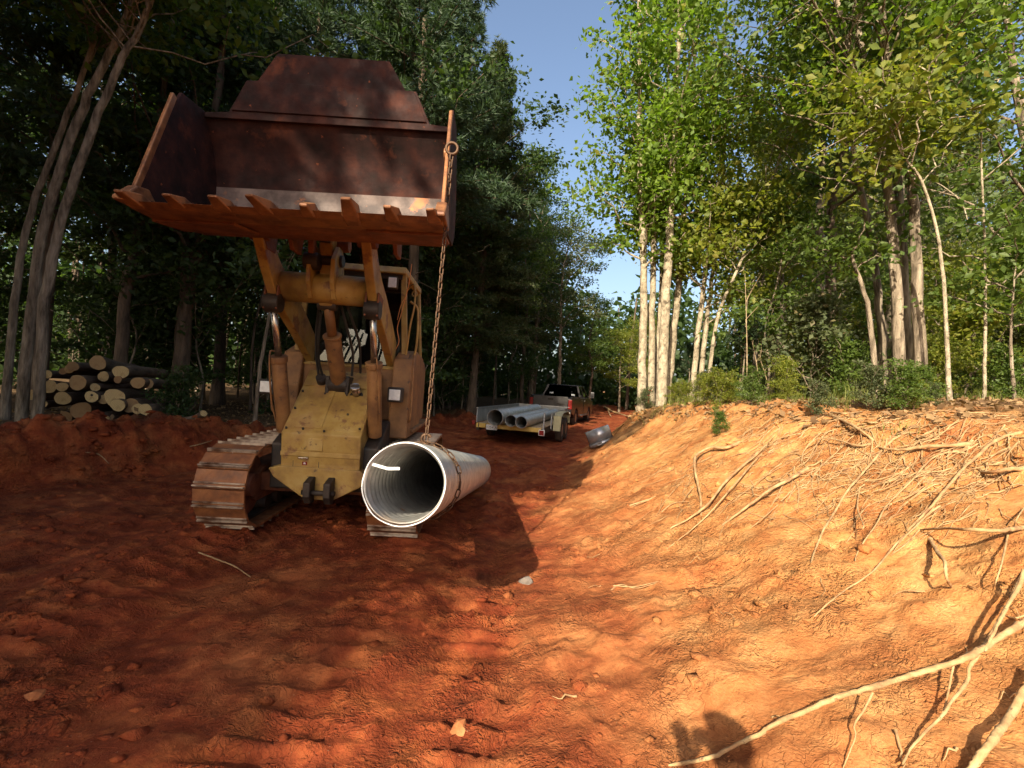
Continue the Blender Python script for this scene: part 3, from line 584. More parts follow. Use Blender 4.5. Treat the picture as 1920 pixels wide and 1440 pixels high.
for s in (-1, 1):
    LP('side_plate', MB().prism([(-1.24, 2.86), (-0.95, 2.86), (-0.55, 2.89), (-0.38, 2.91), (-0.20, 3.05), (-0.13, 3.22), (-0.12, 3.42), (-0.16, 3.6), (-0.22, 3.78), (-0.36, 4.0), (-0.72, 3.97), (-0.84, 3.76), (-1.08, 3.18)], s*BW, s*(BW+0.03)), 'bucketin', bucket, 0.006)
    LP('side_edge', MB().bar((s*(BW+0.015), -1.20, 2.95), (s*(BW+0.015), -0.80, 3.90), 0.055, 0.03, (1, 0, 0)), 'edge', bucket, 0.008)
    LP('corner_block', MB().prism([(-1.36, 2.85), (-1.0, 2.85), (-1.0, 2.92), (-1.1, 3.02), (-1.22, 3.0), (-1.36, 2.88)], s*(BW-0.03), s*(BW+0.05)), 'edge', bucket, 0.012)
    LP('hinge_bracket', MB().prism([(-0.28, 2.83), (-0.10, 2.83), (-0.03, 3.1), (-0.12, 3.35), (-0.22, 3.12), (-0.38, 2.96)], s*0.33, s*0.37).prism([(-0.28, 2.83), (-0.10, 2.83), (-0.03, 3.1), (-0.12, 3.35), (-0.22, 3.12), (-0.38, 2.96)], s*0.575, s*0.615), 'rust', bucket, 0.008)
    LP('wear_strip', MB().prism([(-1.0, 2.838), (-0.6, 2.882), (-0.6, 2.858), (-1.0, 2.814)], s*0.50, s*1.12), 'rust', bucket, 0.006)
LP('cutting_edge', MB().prism([(-1.30, 2.862), (-1.22, 2.835), (-0.98, 2.835), (-0.98, 2.885), (-1.20, 2.883)], -BW-0.02, BW+0.02), 'edge', bucket, 0.004)
spill = [(-1.10, 3.885), (-0.89, 3.90), (-0.755, 4.20), (-0.655, 4.205), (-0.50, 4.47), (0.50, 4.47), (0.655, 4.205), (0.755, 4.20), (0.89, 3.90), (1.10, 3.885), (1.10, 3.84), (-1.10, 3.84)]
def lean_plate(poly, y0, k, th):
    n = len(poly); vs = [(x, y0+(z-3.88)*k+d, z) for d in (0, th) for x, z in poly]
    fs = [tuple(range(n)), tuple(range(n, 2*n))[::-1]] + [((i+1) % n, i, n+i, n+(i+1) % n) for i in range(n)]
    return MB().add(vs, fs)
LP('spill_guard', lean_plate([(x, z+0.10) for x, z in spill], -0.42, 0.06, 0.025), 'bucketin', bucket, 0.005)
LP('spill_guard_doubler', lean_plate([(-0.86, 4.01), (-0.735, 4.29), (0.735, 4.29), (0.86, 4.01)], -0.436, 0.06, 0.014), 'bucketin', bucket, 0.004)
tooth_mb = MB().add([(-0.045, 0.12, -0.035), (0.045, 0.12, -0.035), (0.045, 0.12, 0.05), (-0.045, 0.12, 0.05), (-0.052, -0.02, -0.04), (0.052, -0.02, -0.04), (0.052, -0.02, 0.055), (-0.052, -0.02, 0.055),
    (-0.030, -0.19, -0.012), (0.030, -0.19, -0.012), (0.030, -0.19, 0.008), (-0.030, -0.19, 0.008)],
    [(0,1,2,3),(0,4,5,1),(1,5,6,2),(2,6,7,3),(3,7,4,0),(4,8,9,5),(5,9,10,6),(6,10,11,7),(7,11,8,4),(8,11,10,9)])
ad_mb = MB().prism([(0.12, 0.02), (0.34, 0.035), (0.30, 0.055), (0.10, 0.06)], -0.04, 0.04)
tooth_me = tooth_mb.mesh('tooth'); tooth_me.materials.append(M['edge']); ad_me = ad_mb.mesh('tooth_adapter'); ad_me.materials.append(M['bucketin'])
for k in range(8):
    x = -1.06+k*2.12/7
    t = obj('tooth', tooth_me, bucket, None, (x, -1.25, 2.872), (R(-5+6*math.sin(k*2.1)), R(5*math.sin(k*3.3)), R(7*math.sin(k*1.7)))); bevel(t, 0.012); t.scale = (1+0.15*math.sin(k*4.1), 0.92+0.22*math.sin(k*2.7), 0.95+0.15*math.sin(k*5.3))
    a_ = obj('tooth_adapter', ad_me, bucket, None, (x, -1.25, 2.862)); bevel(a_, 0.006)
LP('lifting_eye', MB().cyl((1.075, -0.86, 3.52), (1.10, -0.86, 3.52), 0.055, seg=8), 'edge', bucket, 0.006)
hk = LP('lifting_eye', MB().tube([(1.155+0.045*math.cos(a), -1.06, 3.48+0.045*math.sin(a)) for a in np.linspace(0, 6.28, 16)], 0.012, 8), 'chain', bucket)
# clay clinging inside the lip
rng = np.random.default_rng(5); mb = MB()
for k in range(90):
    x = rng.uniform(-1.06, 1.06); y = rng.uniform(-1.12, -0.85); s = rng.uniform(0.012, 0.045); 
    if k > 60: x = rng.uniform(0.8, 1.07); y = rng.uniform(-1.1, -0.6)
    z = np.interp(y, [p[0] for p in prof_floor], [p[1] for p in prof_floor])
    n0 = 7; ring = [(x+s*1.6*math.cos(a)*rng.uniform(.7, 1.2), y+s*math.sin(a)*rng.uniform(.7, 1.2), z-0.004) for a in np.linspace(0, 6.28, n0, endpoint=False)]
    mb.add(ring+[(x, y, z+s*0.7)], [(i, (i+1) % n0, n0) for i in range(n0)], True)
tag(LP('clinging_clay', mb, 'clod', bucket), kind='stuff')
loader_mat = Matrix.LocRotScale(loader.location, loader.rotation_euler.to_quaternion(), None)
def LW(x, y, z): return loader_mat @ Vector((x, y, z))
# orange twine caught on the cab
pts = [W(772, 495, 5.6), W(767, 530, 5.6), W(760, 560, 5.65), W(752, 590, 5.7), W(745, 615, 5.75), W(748, 640, 5.75), W(742, 655, 5.75)]
mb = MB().tube(smooth_path(pts, 40), 0.005, 6); mb.tube(smooth_path([W(762, 555, 5.65), W(752, 572, 5.68), W(745, 600, 5.72)], 16), 0.004, 6)
tag(mb.build('twine', M['orange']), 'strand of orange twine snagged on the right side of the loader cab', 'twine')

# ------------------------------------------------------------------ corrugated pipes
def corrugated(name, length, rad, amp, pitch, seg=56, per_wave=6, th=0.004):
    n = int(length/pitch*per_wave); s = np.linspace(0, length, n+1); a = np.linspace(0, 2*np.pi, seg, endpoint=False)
    S, A = np.meshgrid(s, a, indexing='ij')
    def surf(r0):
        wob = 1+0.012*np.sin(2*A+0.7)*np.exp(-S/0.6)
        r = (r0+amp*np.sin(2*np.pi*(S/pitch+A/(2*np.pi))))*wob
        return np.stack([r*np.cos(A), S, r*np.sin(A)], -1).reshape(-1, 3)
    vo, vi = surf(rad), surf(rad-th); k = len(vo)
    i, j = np.meshgrid(np.arange(n), np.arange(seg), indexing='ij'); j2 = (j+1) % seg
    fo = np.stack([i*seg+j, i*seg+j2, (i+1)*seg+j2, (i+1)*seg+j], -1).reshape(-1, 4)
    fi = fo[:, ::-1]+k
    jj = np.arange(seg); j2 = (jj+1) % seg
    e0 = np.stack([jj, jj+k, j2+k, j2], -1); b = n*seg; e1 = np.stack([b+jj, b+j2, b+j2+k, b+jj+k], -1)
    return mesh_np(name, np.concatenate([vo, vi]), [fo, fi, e0, e1], True)
def aim(o, p0, p1):
    d = (Vector(p1)-Vector(p0)).normalized(); o.rotation_mode = 'QUATERNION'
    o.rotation_quaternion = d.to_track_quat('Y', 'Z'); o.location = p0
PA, PB = Vector((-0.605, 2.87, 1.06)), Vector((-0.50, 7.75, 0.0)); PB.z = Hs(PB.x, PB.y)+0.25
pipe = obj('culvert_pipe', corrugated('culvert_pipe', (PB-PA).length, 0.243, 0.012, 0.085, 56, 8), None, M['galv'])
aim(pipe, PA, PB); tag(pipe, 'large corrugated steel culvert pipe slung by a chain from the loader bucket', 'pipe')
ring = MB().tube([(0.247*math.cos(a)*(1+0.012*math.sin(2*a+0.7)), 0.005*math.sin(9*a)-0.002, 0.247*math.sin(a)*(1+0.012*math.sin(2*a+0.7))) for a in np.linspace(0, 2*math.pi, 73)], 0.0045, 6)
rim = ring.build('cut_rim', M['steelcut'], pipe)
st = MB().bar((-0.215, 0.02, 0.105), (-0.10, -0.03, 0.085), 0.004, 0.018).bar((-0.10, -0.03, 0.085), (-0.03, -0.02, 0.09), 0.004, 0.018)
st.build('bent_strip', M['steelcut'], pipe)

# chain
def link_mesh(pitch=0.058, wid=0.038, r=0.0055, seg=7):
    a = (wid/2-r); L_ = pitch/2+r*0.6; pts = []
    for t in np.linspace(-math.pi/2, math.pi/2, 7): pts.append((a*math.sin(t), 0, L_-a+a*math.cos(t)))
    for t in np.linspace(math.pi/2, 3*math.pi/2, 7): pts.append((a*math.sin(t), 0, -(L_-a)+a*math.cos(t)))
    n = len(pts); P = np.array(pts); V = []; ang = np.linspace(0, 2*np.pi, seg, endpoint=False)
    for i in range(n):
        T = P[(i+1) % n]-P[i-1]; T /= np.linalg.norm(T); nn = np.cross(T, [0, 1, 0])
        V.append(P[i]+r*(np.cos(ang)[:, None]*nn+np.sin(ang)[:, None]*np.array([0, 1, 0])))
    i, j = np.meshgrid(np.arange(n), np.arange(seg), indexing='ij'); i2 = (i+1) % n; j2 = (j+1) % seg
    return mesh_np('link', np.array(V).reshape(-1, 3), [np.stack([i*seg+j, i*seg+j2, i2*seg+j2, i2*seg+j], -1).reshape(-1, 4)], True)
lme = link_mesh(); lme.materials.append(M['chain'])
pd = (PB-PA).normalized(); tpar = 0.56; pc = PA+pd*tpar
side = pd.cross(Vector((0, 0, 1))).normalized(); upv = side.cross(pd)
top = pc+upv*0.275
chain = empty('lifting_chain', top, 'rusty steel chain hanging from the bucket and looped round the culvert pipe', 'chain')
eye = loader_mat @ (Matrix.LocRotScale(BOFF, bucket.rotation_euler.to_quaternion(), None) @ Vector((1.155, -1.06, 3.44)))
def lay_chain(pts, closed=False):
    P = [Vector(p) for p in pts]; acc = [0]
    for i in range(1, len(P)): acc.append(acc[-1]+(P[i]-P[i-1]).length)
    n = max(2, int(round(acc[-1]/0.058)))
    def at_(s):
        s = max(0, min(acc[-1], s))
        for i in range(1, len(P)):
            if acc[i] >= s:
                return P[i-1].lerp(P[i], (s-acc[i-1])/max(1e-6, acc[i]-acc[i-1]))
    for k in range(n):
        s = (k+0.5)/n*acc[-1]; p = at_(s); d = (at_(s+0.02)-at_(s-0.02)).normalized()
        o = obj('link', lme, chain); o.rotation_mode = 'QUATERNION'
        q = d.to_track_quat('Z', 'Y'); o.rotation_quaternion = q @ Matrix.Rotation(R(45 if k % 2 else 135), 3, 'Z').to_quaternion(); o.location = p-top
sag = [eye.lerp(top, t)+Vector((0.0, 0.012*math.sin(t*3.1), 0)) for t in np.linspace(0, 1, 12)]
lay_chain(sag)
loop = [pc+(side*math.sin(a)+upv*math.cos(a))*0.268+pd*(0.02*math.sin(a)+0.03*a/6.28) for a in np.linspace(0.02, 2*math.pi-0.02, 60)]
lay_chain(loop)
MB().tube([Vector((0, 0.0, 0.02))+Vector((0.035*math.cos(a), 0.01, 0.035*math.sin(a))) for a in np.linspace(0.4, 5.6, 18)], 0.012, 8).build('grab_hook', M['chain'], chain)
# ------------------------------------------------------------------ trailer with pipes, pickup, collar
def heading(a): return Vector((math.sin(a), math.cos(a), 0)), Vector((math.cos(a), -math.sin(a), 0))
def part_of(root):
    def f(name, mb, mat, parent=None, bev=None): return mb.build(name, M[mat], parent or root, bev)
    return f
def wheel(P, parent_xyz, r, w, side, tyre='tyre', rim='alloy'):
    x, y, z = parent_xyz; mb = MB()
    prof = [(-w/2, r*0.62), (-w/2, r*0.88), (-w*0.38, r*0.98), (w*0.38, r*0.98), (w/2, r*0.88), (w/2, r*0.62)]
    seg = 28; vs = []; fs = []
    for k in range(seg):
        a = 2*math.pi*k/seg; vs += [(x+p, y+q*math.cos(a), z+q*math.sin(a)) for p, q in prof]
    n = len(prof)
    for k in range(seg):
        k2 = (k+1) % seg
        for i in range(n): fs.append((k*n+i, k*n+(i+1) % n, k2*n+(i+1) % n, k2*n+i))
    mb.add(vs, fs, True); wl_ = P('wheel', MB().cyl((x-w*0.3, y, z), (x+w*0.3, y, z), r*0.2, seg=16), 'dark')
    P('tyre', mb, tyre, wl_)
    rm = MB().cyl((x+side*w*0.30, y, z), (x+side*w*0.42, y, z), r*0.62, r*0.56, seg=24); P('rim', rm, rim, wl_)
    return wl_
TA = R(14); hd, rt = heading(TA)
TR = Vector((-0.02, 13.2, 0)); TR.z = 0.5*(Hs(0.2, 13.5)+Hs(1.2, 17.0))+0.0
trailer = empty('utility_trailer', TR, 'low grey utility trailer loaded with steel pipes behind the pickup', 'trailer', rot=(0, 0, -TA))
P = part_of(trailer); TW, TL = 0.92, 5.1
P('deck', MB().bb(-TW, TW, 0.0, TL, 0.48, 0.545), 'dark', None, 0.01)
for k in range(9):
    x = -TW+0.05+k*(2*TW-0.1)/8.5; P('deck_plank', MB().bb(x, x+0.185, 0.03, TL-0.05, 0.5455, 0.57), 'twig', None, 0.004)
P('rear_rail', MB().bb(-TW, TW, -0.05, 0.0, 0.44, 0.56), 'ochre', None, 0.008)
P('rail_stripe', MB().bb(-TW+0.06, -TW+0.085, -0.054, -0.0505, 0.45, 0.555).bb(-TW+0.28, -TW+0.30, -0.054, -0.0505, 0.45, 0.555), 'dark')
pl = P('number_plate', MB().bb(-TW+0.30, -TW+0.62, -0.062, -0.055, 0.40, 0.54), 'plate', None, 0.004)
def text(body, size, loc, rot, mat, parent, name='lettering'):
    cu = bpy.data.curves.new(name, 'FONT'); cu.body = body; cu.size = size; cu.align_x = 'CENTER'; cu.extrude = 0.001
    t = bpy.data.objects.new(name, cu); C.objects.link(t)
    dg = bpy.context.evaluated_depsgraph_get(); me = bpy.data.meshes.new_from_object(t.evaluated_get(dg))
    bpy.data.objects.remove(t); me.materials.clear(); me.materials.append(mat)
    return obj(name, me, parent, None, loc, rot)
text('1254 A', 0.105, (-TW+0.46, -0.0645, 0.435), (R(90), 0, 0), M['ink'], pl)
P('side_board', MB().bb(-TW-0.03, -TW, 0.02, TL, 0.57, 0.96), 'trailgrey', None, 0.006)
P('side_board', MB().bb(TW, TW+0.03, 2.2, TL, 0.57, 0.93), 'trailgrey', None, 0.006)
P('top_rail', MB().bb(-TW-0.045, -TW+0.015, 0.02, TL, 0.961, 0.985), 'alloy', None, 0.004)
P('front_board', MB().bb(-TW, TW, TL, TL+0.03, 0.57, 0.95), 'trailgrey', None, 0.006)
P('top_rail', MB().bb(-TW-0.05, TW+0.09, TL-0.01, TL+0.04, 0.951, 0.98), 'alloy', None, 0.004)
for y in (0.02, 1.3, 2.6, 3.9):
    P('stake', MB().bb(TW+0.031, TW+0.07, y, y+0.05, 0.44, 0.92 if y > 0.5 else 0.98), 'trailgrey', None, 0.004)
P('frame_rail', MB().bb(-TW, -TW+0.08, 0.0, TL, 0.36, 0.479).bb(TW-0.08, TW, 0.0, TL, 0.36, 0.479), 'dark', None, 0.006)
tl = P('tail_lamp', MB().bb(TW-0.06, TW+0.10, -0.07, -0.01, 0.36, 0.52), 'plate', None, 0.008)
P('lamp_lens', MB().bb(TW-0.045, TW+0.085, -0.078, -0.071, 0.375, 0.505), 'redlamp', tl)
P('marker_lamp', MB().bb(-TW-0.13, -TW-0.04, -0.04, 0.03, 0.50, 0.62), 'redlamp', None, 0.01)
for s in (-1, 1):
    P('fender', MB().prism([(1.55, 0.50), (1.62, 0.80), (2.1, 0.92), (3.2, 0.92), (3.7, 0.80), (3.75, 0.50), (3.70, 0.50), (3.65, 0.77), (3.2, 0.89), (2.1, 0.89), (1.67, 0.77), (1.60, 0.50)], s*(TW+0.071), s*(TW+0.30)), 'cream', None, 0.006)
    for y in (2.15, 3.05): wheel(P, (s*(TW+0.19), y, 0.36), 0.36, 0.20, s)
P('fender_flap', MB().bb(TW+0.08, TW+0.30, 1.50, 1.515, 0.38, 0.84), 'cream', None, 0.004)
P('axle', MB().cyl((-TW-0.2, 2.15, 0.36), (TW+0.2, 2.15, 0.36), 0.04).cyl((-TW-0.2, 3.05, 0.36), (TW+0.2, 3.05, 0.36), 0.04), 'dark')
P('tongue', MB().bar((-0.7, TL, 0.42), (0, TL+1.6, 0.45), 0.08, 0.10).bar((0.7, TL, 0.42), (0, TL+1.6, 0.45), 0.08, 0.10).bb(-0.06, 0.06, TL+1.55, TL+1.8, 0.42, 0.52), 'dark')
def TW_(x, y, z): return TR + rt*x + hd*y + Vector((0, 0, z))
for (nm, x, r, y0, y1, z, lab) in [('culvert_pipe', -0.22, 0.215, -0.65, 5.0, 0.57, 'widest grey steel pipe lying on the trailer, nearest its left board'),
                                   ('culvert_pipe', 0.19, 0.155, -0.55, 4.9, 0.57, 'middle one of the three grey pipes loaded on the trailer'),
                                   ('culvert_pipe', 0.515, 0.155, -0.75, 4.95, 0.57, 'rightmost narrow grey pipe sticking out over the rear of the trailer')]:
    me = corrugated(nm, y1-y0, r, 0.003, 0.068, 36, 4, 0.006)
    o = obj(nm, me, None, M['galv']); aim(o, TW_(x, y0, z+r+0.004), TW_(x, y1, z+r+0.004)); tag(o, lab, 'pipe', 'pipes loaded on the trailer')
# pickup
UA = R(19); hd2, rt2 = heading(UA); UR = Vector((1.80, 21.8, 0)); UR.z = Hs(2.4, 23.5)-0.04
truck = empty('pickup_truck', UR, 'dark pickup truck hitched in front of the pipe trailer at the bend', 'pickup truck', rot=(0, 0, -UA))
P = part_of(truck); HWD = 0.99
def arch(yc, r, n=9): return [(yc+r*math.cos(a), 0.36+r*math.sin(a)) for a in np.linspace(math.pi, 0, n)]
low = [(0.0, 0.62), (0.55, 0.50)]+arch(1.15, 0.46)+[(3.9, 0.42)]+arch(4.55, 0.46)+[(5.55, 0.45), (5.65, 0.85), (5.55, 1.12), (4.2, 1.28), (3.95, 1.30), (0.02, 1.30), (0.0, 1.2)]
P('body', MB().prism(low, -HWD, HWD), 'truck', None, 0.04)
P('bed_rail', MB().bb(-HWD+0.0, -HWD+0.10, 0.05, 2.05, 1.30, 1.345).bb(HWD-0.10, HWD, 0.05, 2.05, 1.30, 1.345), 'truck', None, 0.012)
tg = P('tailgate', MB().bb(-0.80, 0.80, -0.03, 0.0, 0.72, 1.335), 'grey_reflect', None, 0.012)
P('handle', MB().bb(-0.13, 0.13, -0.042, -0.0305, 1.16, 1.24), 'dark', tg, 0.006)
P('tailgate_trim', MB().bb(0.30, 0.70, -0.038, -0.0305, 0.98, 1.02), 'dark', tg)
P('bumper', MB().bb(-HWD+0.02, HWD-0.02, -0.16, -0.02, 0.46, 0.66), 'alloy', None, 0.03)
for s in (-1, 1):
    P('taillight', MB().bb(s*0.91-0.085, s*0.91+0.085, -0.025, 0.12, 0.80, 1.22), 'redlamp', None, 0.02)
    mr = P('mirror', MB().bb(s*1.20-0.10, s*1.20+0.10, 4.02, 4.12, 1.28, 1.60), 'grey_reflect', None, 0.03)
    P('mirror_arm', MB().bar((s*0.95, 4.06, 1.34), (s*1.12, 4.06, 1.40), 0.04, 0.05), 'dark', mr)
    dr = P('door', MB().prism([(2.85, 0.56), (3.88, 0.56), (3.92, 0.8), (3.90, 1.26), (2.85, 1.26)], s*(HWD-0.005), s*(HWD+0.012)), 'truck', None, 0.012)
    P('handle', MB().bb(s*1.008-0.012, s*1.008+0.012, 2.95, 3.12, 1.12, 1.16), 'alloy', dr)
    for y in (1.15, 4.55): wheel(P, (s*0.86, y, 0.37), 0.38, 0.25, s)
    P('running_board', MB().bb(s*1.0-0.07, s*1.0+0.07, 2.3, 3.95, 0.42, 0.47), 'alloy', None, 0.01)
# cab shell: roof, pillars, panes
b0 = [(-0.93, 2.08, 1.30), (0.93, 2.08, 1.30), (0.93, 4.15, 1.29), (-0.93, 4.15, 1.29)]
r0 = [(-0.74, 2.32, 1.86), (0.74, 2.32, 1.86), (0.74, 3.45, 1.87), (-0.74, 3.45, 1.87)]
P('roof', MB().add([(x*1.02, y, z-0.03) for x, y, z in r0]+[(x*0.94, y+(0.06 if i < 2 else -0.08), z+0.035) for i, (x, y, z) in enumerate(r0)],
    [(3,2,1,0),(4,5,6,7),(0,1,5,4),(1,2,6,5),(2,3,7,6),(3,0,4,7)]), 'truck', None, 0.02)
pm = MB()
for i in range(4): pm.bar(b0[i], r0[i], 0.08, 0.07, (0, 1, 0))
pm.bar((-0.93, 3.0, 1.30), (-0.74, 2.95, 1.86), 0.06, 0.06, (0, 1, 0)).bar((0.93, 3.0, 1.30), (0.74, 2.95, 1.86), 0.06, 0.06, (0, 1, 0))
P('pillar', pm, 'truck')
def quad_pane(name, a, b, c, d, mat='tint'):
    p = [Vector(q) for q in (a, b, c, d)]; n = (p[1]-p[0]).cross(p[2]-p[0]).normalized()*0.008
    return P(name, MB().add(p+[q+n for q in p], [(3,2,1,0),(4,5,6,7),(0,1,5,4),(1,2,6,5),(2,3,7,6),(3,0,4,7)]), mat)
quad_pane('rear_window', b0[0], b0[1], r0[1], r0[0]); quad_pane('windscreen', b0[2], b0[3], r0[3], r0[2])
quad_pane('side_window', b0[1], b0[2], r0[2], r0[1]); quad_pane('side_window', b0[3], b0[0], r0[0], r0[3])
P('seats', MB().bb(-0.65, -0.15, 2.7, 2.85, 1.0, 1.62).bb(0.15, 0.65, 2.7, 2.85, 1.0, 1.62), 'dark', None, 0.05)
P('window_sticker', MB().bb(-0.62, -0.42, 2.125, 2.13, 1.40, 1.50), 'plate')
P('window_sticker', MB().bb(0.50, 0.66, 2.105, 2.11, 1.36, 1.46), 'plate')
# collar lying on the bank
cp_ = drape(1128, 836); ax = Vector((-0.40, 0.12, 0.90)).normalized()
seg = 48
def collar_ring(r0_, r1_, h0, h1, th):
    vs = []; fs = []
    for k in range(seg):
        a = 2*math.pi*k/seg; c, s = math.cos(a), math.sin(a)
        vs += [(r0_*c, r0_*s, h0), (r1_*c, r1_*s, h1), ((r1_-th)*c, (r1_-th)*s, h1), ((r0_-th)*c, (r0_-th)*s, h0)]
    for k in range(seg):
        q = (k+1) % seg
        for i in range(4): fs.append((k*4+i, q*4+i, q*4+(i+1) % 4, k*4+(i+1) % 4))
    return vs, fs
v_, f_ = collar_ring(0.31, 0.30, 0.10, 0.40, 0.012)
col_ = MB().add(v_, f_, True).build('pipe_collar', M['plastic'], None)
v_, f_ = collar_ring(0.325, 0.322, 0.0, 0.092, 0.02); MB().add(v_, f_, True).build('flange', M['plastic'], col_)
MB().bb(0.30, 0.46, -0.05, 0.05, 0.02, 0.05).bb(0.30, 0.46, -0.05, 0.05, 0.07, 0.10).build('clamp_lug', M['plastic'], col_, 0.006)
col_.rotation_mode = 'QUATERNION'; col_.rotation_quaternion = ax.to_track_quat('Z', 'Y'); col_.location = cp_+Vector((0.06, 0.22, 0.02))
tag(col_, 'smooth grey pipe collar lying tilted on the foot of the bank', 'pipe collar')

# ------------------------------------------------------------------ log pile
LZ, LO = 3.6, (0, 560)
logs = [(320,515,28,0.1,'small log end high at the left edge of the pile, behind the tree trunks'),(415,495,22,.15,'thin log with bright end, upper left of the pile'),(455,468,28,.1,'log with bright sunlit end near the top left of the pile'),
 (505,455,33,0.0,'medium log on the upper left of the pile beside the bright ends'),(512,560,50,-.2,'log with the biggest bright yellow sunlit end in the pile'),(652,435,48,.1,'thick orange-ended log at the very top of the pile'),
 (828,497,45,-.05,'orange-ended log at the top right of the pile'),(685,530,33,.15,'log lying under the topmost orange-ended log'),(783,548,24,-.1,'thin pale log below the right-hand orange-ended log'),
 (942,572,40,0,'pale log alone on the right shoulder of the pile'),(652,592,28,0,'small log in the middle of the pile beneath the top row'),(620,655,38,-.15,'pale log with a dark hole in its sawn end'),
 (687,680,30,0,'small brownish log right of the log with a hole'),(772,665,60,-.05,'thick log with a large pale end, centre right of the pile'),(798,722,42,-.2,'log tucked under the large pale centre-right log'),
 (880,715,48,0,'log with a chipped dark-marked end, lower right of the pile'),(918,748,34,-.1,'short pale log below the chipped-ended log'),(985,755,40,-.1,'round-ended log at the lower right corner of the pile'),
 (430,598,32,0,'small bright log left of the biggest yellow end'),(430,668,45,-.15,'bright oval-ended log at the left of the pile'),(322,600,42,.1,'dull brown log partly behind the leaning trunk, left of the pile'),
 (295,710,27,.15,'small dim log low at the far left of the pile'),(435,792,38,0,'reddish log near the ground at the lower left'),(547,757,58,0,'thick grey-brown log low in the middle left of the pile'),
 (675,832,72,-.1,'largest log, resting on the ground at the middle of the pile'),(828,842,45,-.05,'log on the ground right of the largest log'),(190,655,34,.2,'dim log end showing between the two leaning trunks'),
 (505,855,36,.05,'dull log on the ground left of the largest log'),(1000,578,33,.25,'shaded log behind the pale log on the right shoulder')]
rng = np.random.default_rng(11)
ldir = Vector((-0.36, 0.93, -0.02)).normalized()
for (zx, zy, zr, dy, lab) in logs:
    c = W(zx/LZ+LO[0], zy/LZ+LO[1], 9.0+dy); r = zr/LZ*(9.0+dy)/F_PX
    L_ = rng.uniform(1.9, 3.0)
    d = (ldir+Vector((rng.uniform(-.07, .07), 0, rng.uniform(-.05, .02)))).normalized(); seg = 18; rows = 9
    ph = rng.uniform(0, 6.28, 3); vs = []; fs = []
    for i in range(rows):
        t = i/(rows-1)
        for k in range(seg):
            a = 2*math.pi*k/seg; rr = r*(1+0.06*math.sin(2*a+ph[0])+0.04*math.sin(3*a+ph[1])+0.02*math.sin(7*a+ph[2]+t*4))*(1-0.10*t)
            vs.append((rr*math.cos(a)+0.03*math.sin(t*3+ph[0]), rr*math.sin(a)+0.02*math.sin(t*4+ph[1]), t*L_))
    for i in range(rows-1):
        for k in range(seg): fs.append((i*seg+k, i*seg+(k+1) % seg, (i+1)*seg+(k+1) % seg, (i+1)*seg+k))
    fs.append(tuple(range((rows-1)*seg, rows*seg)))
    me = bpy.data.meshes.new('log'); me.from_pydata(vs, [], fs); me.polygons.foreach_set('use_smooth', [True]*(len(fs)-1)+[False]); me.update()
    lo = obj('log', me, None, M['bark_log']); lo.rotation_mode = 'QUATERNION'; lo.rotation_quaternion = d.to_track_quat('Z', 'Y'); lo.location = c
    tag(lo, lab, 'log', 'logs stacked in the pile')
    ce = bpy.data.meshes.new('cut_end'); n0 = seg
    ce.from_pydata([(v[0]*0.985, v[1]*0.985, -0.004) for v in vs[:seg]]+[(v[0]*0.985, v[1]*0.985, 0.02) for v in vs[:seg]], [], [tuple(range(seg))[::-1]]+[(k, (k+1) % seg, seg+(k+1) % seg, seg+k) for k in range(seg)]); ce.update()
    o = obj('cut_end', ce, lo, M['logend'])
    if zx == 620: MB().cyl((0.0, 0.01, -0.006), (0.0, 0.01, 0.01), 0.022, seg=10).build('hole_shade', M['dark'], lo)  # flat dark disc painted for the shade inside the hole
# crooked log on the right
pts = [W(315, 790, 8.9), W(345, 789, 8.8), W(368, 784, 8.7), W(382, 775, 8.6)]
v_, f_ = tube_np(smooth_path(pts, 14), np.linspace(0.075, 0.06, 14), 12)
lo = obj('log', mesh_np('log', v_, [f_], True), None, M['bark_log']); tag(lo, 'crooked grey branch log on the ground right of the pile', 'log', 'logs stacked in the pile')
cen = v_[-12:].mean(0); MB().add([tuple(p) for p in v_[-12:]]+[tuple(cen)], [(k, (k+1) % 12, 12) for k in range(12)]).build('cut_end', M['logend'], lo)
pts = [W(240, 800, 9.2), W(290, 797, 9.3), W(335, 800, 9.4)]
v_, f_ = tube_np(smooth_path(pts, 10), np.linspace(0.09, 0.06, 10), 12)
tag(obj('log', mesh_np('log', v_, [f_], True), None, M['bark_log']), 'dark log lying sideways along the foot of the pile', 'log', 'logs stacked in the pile')

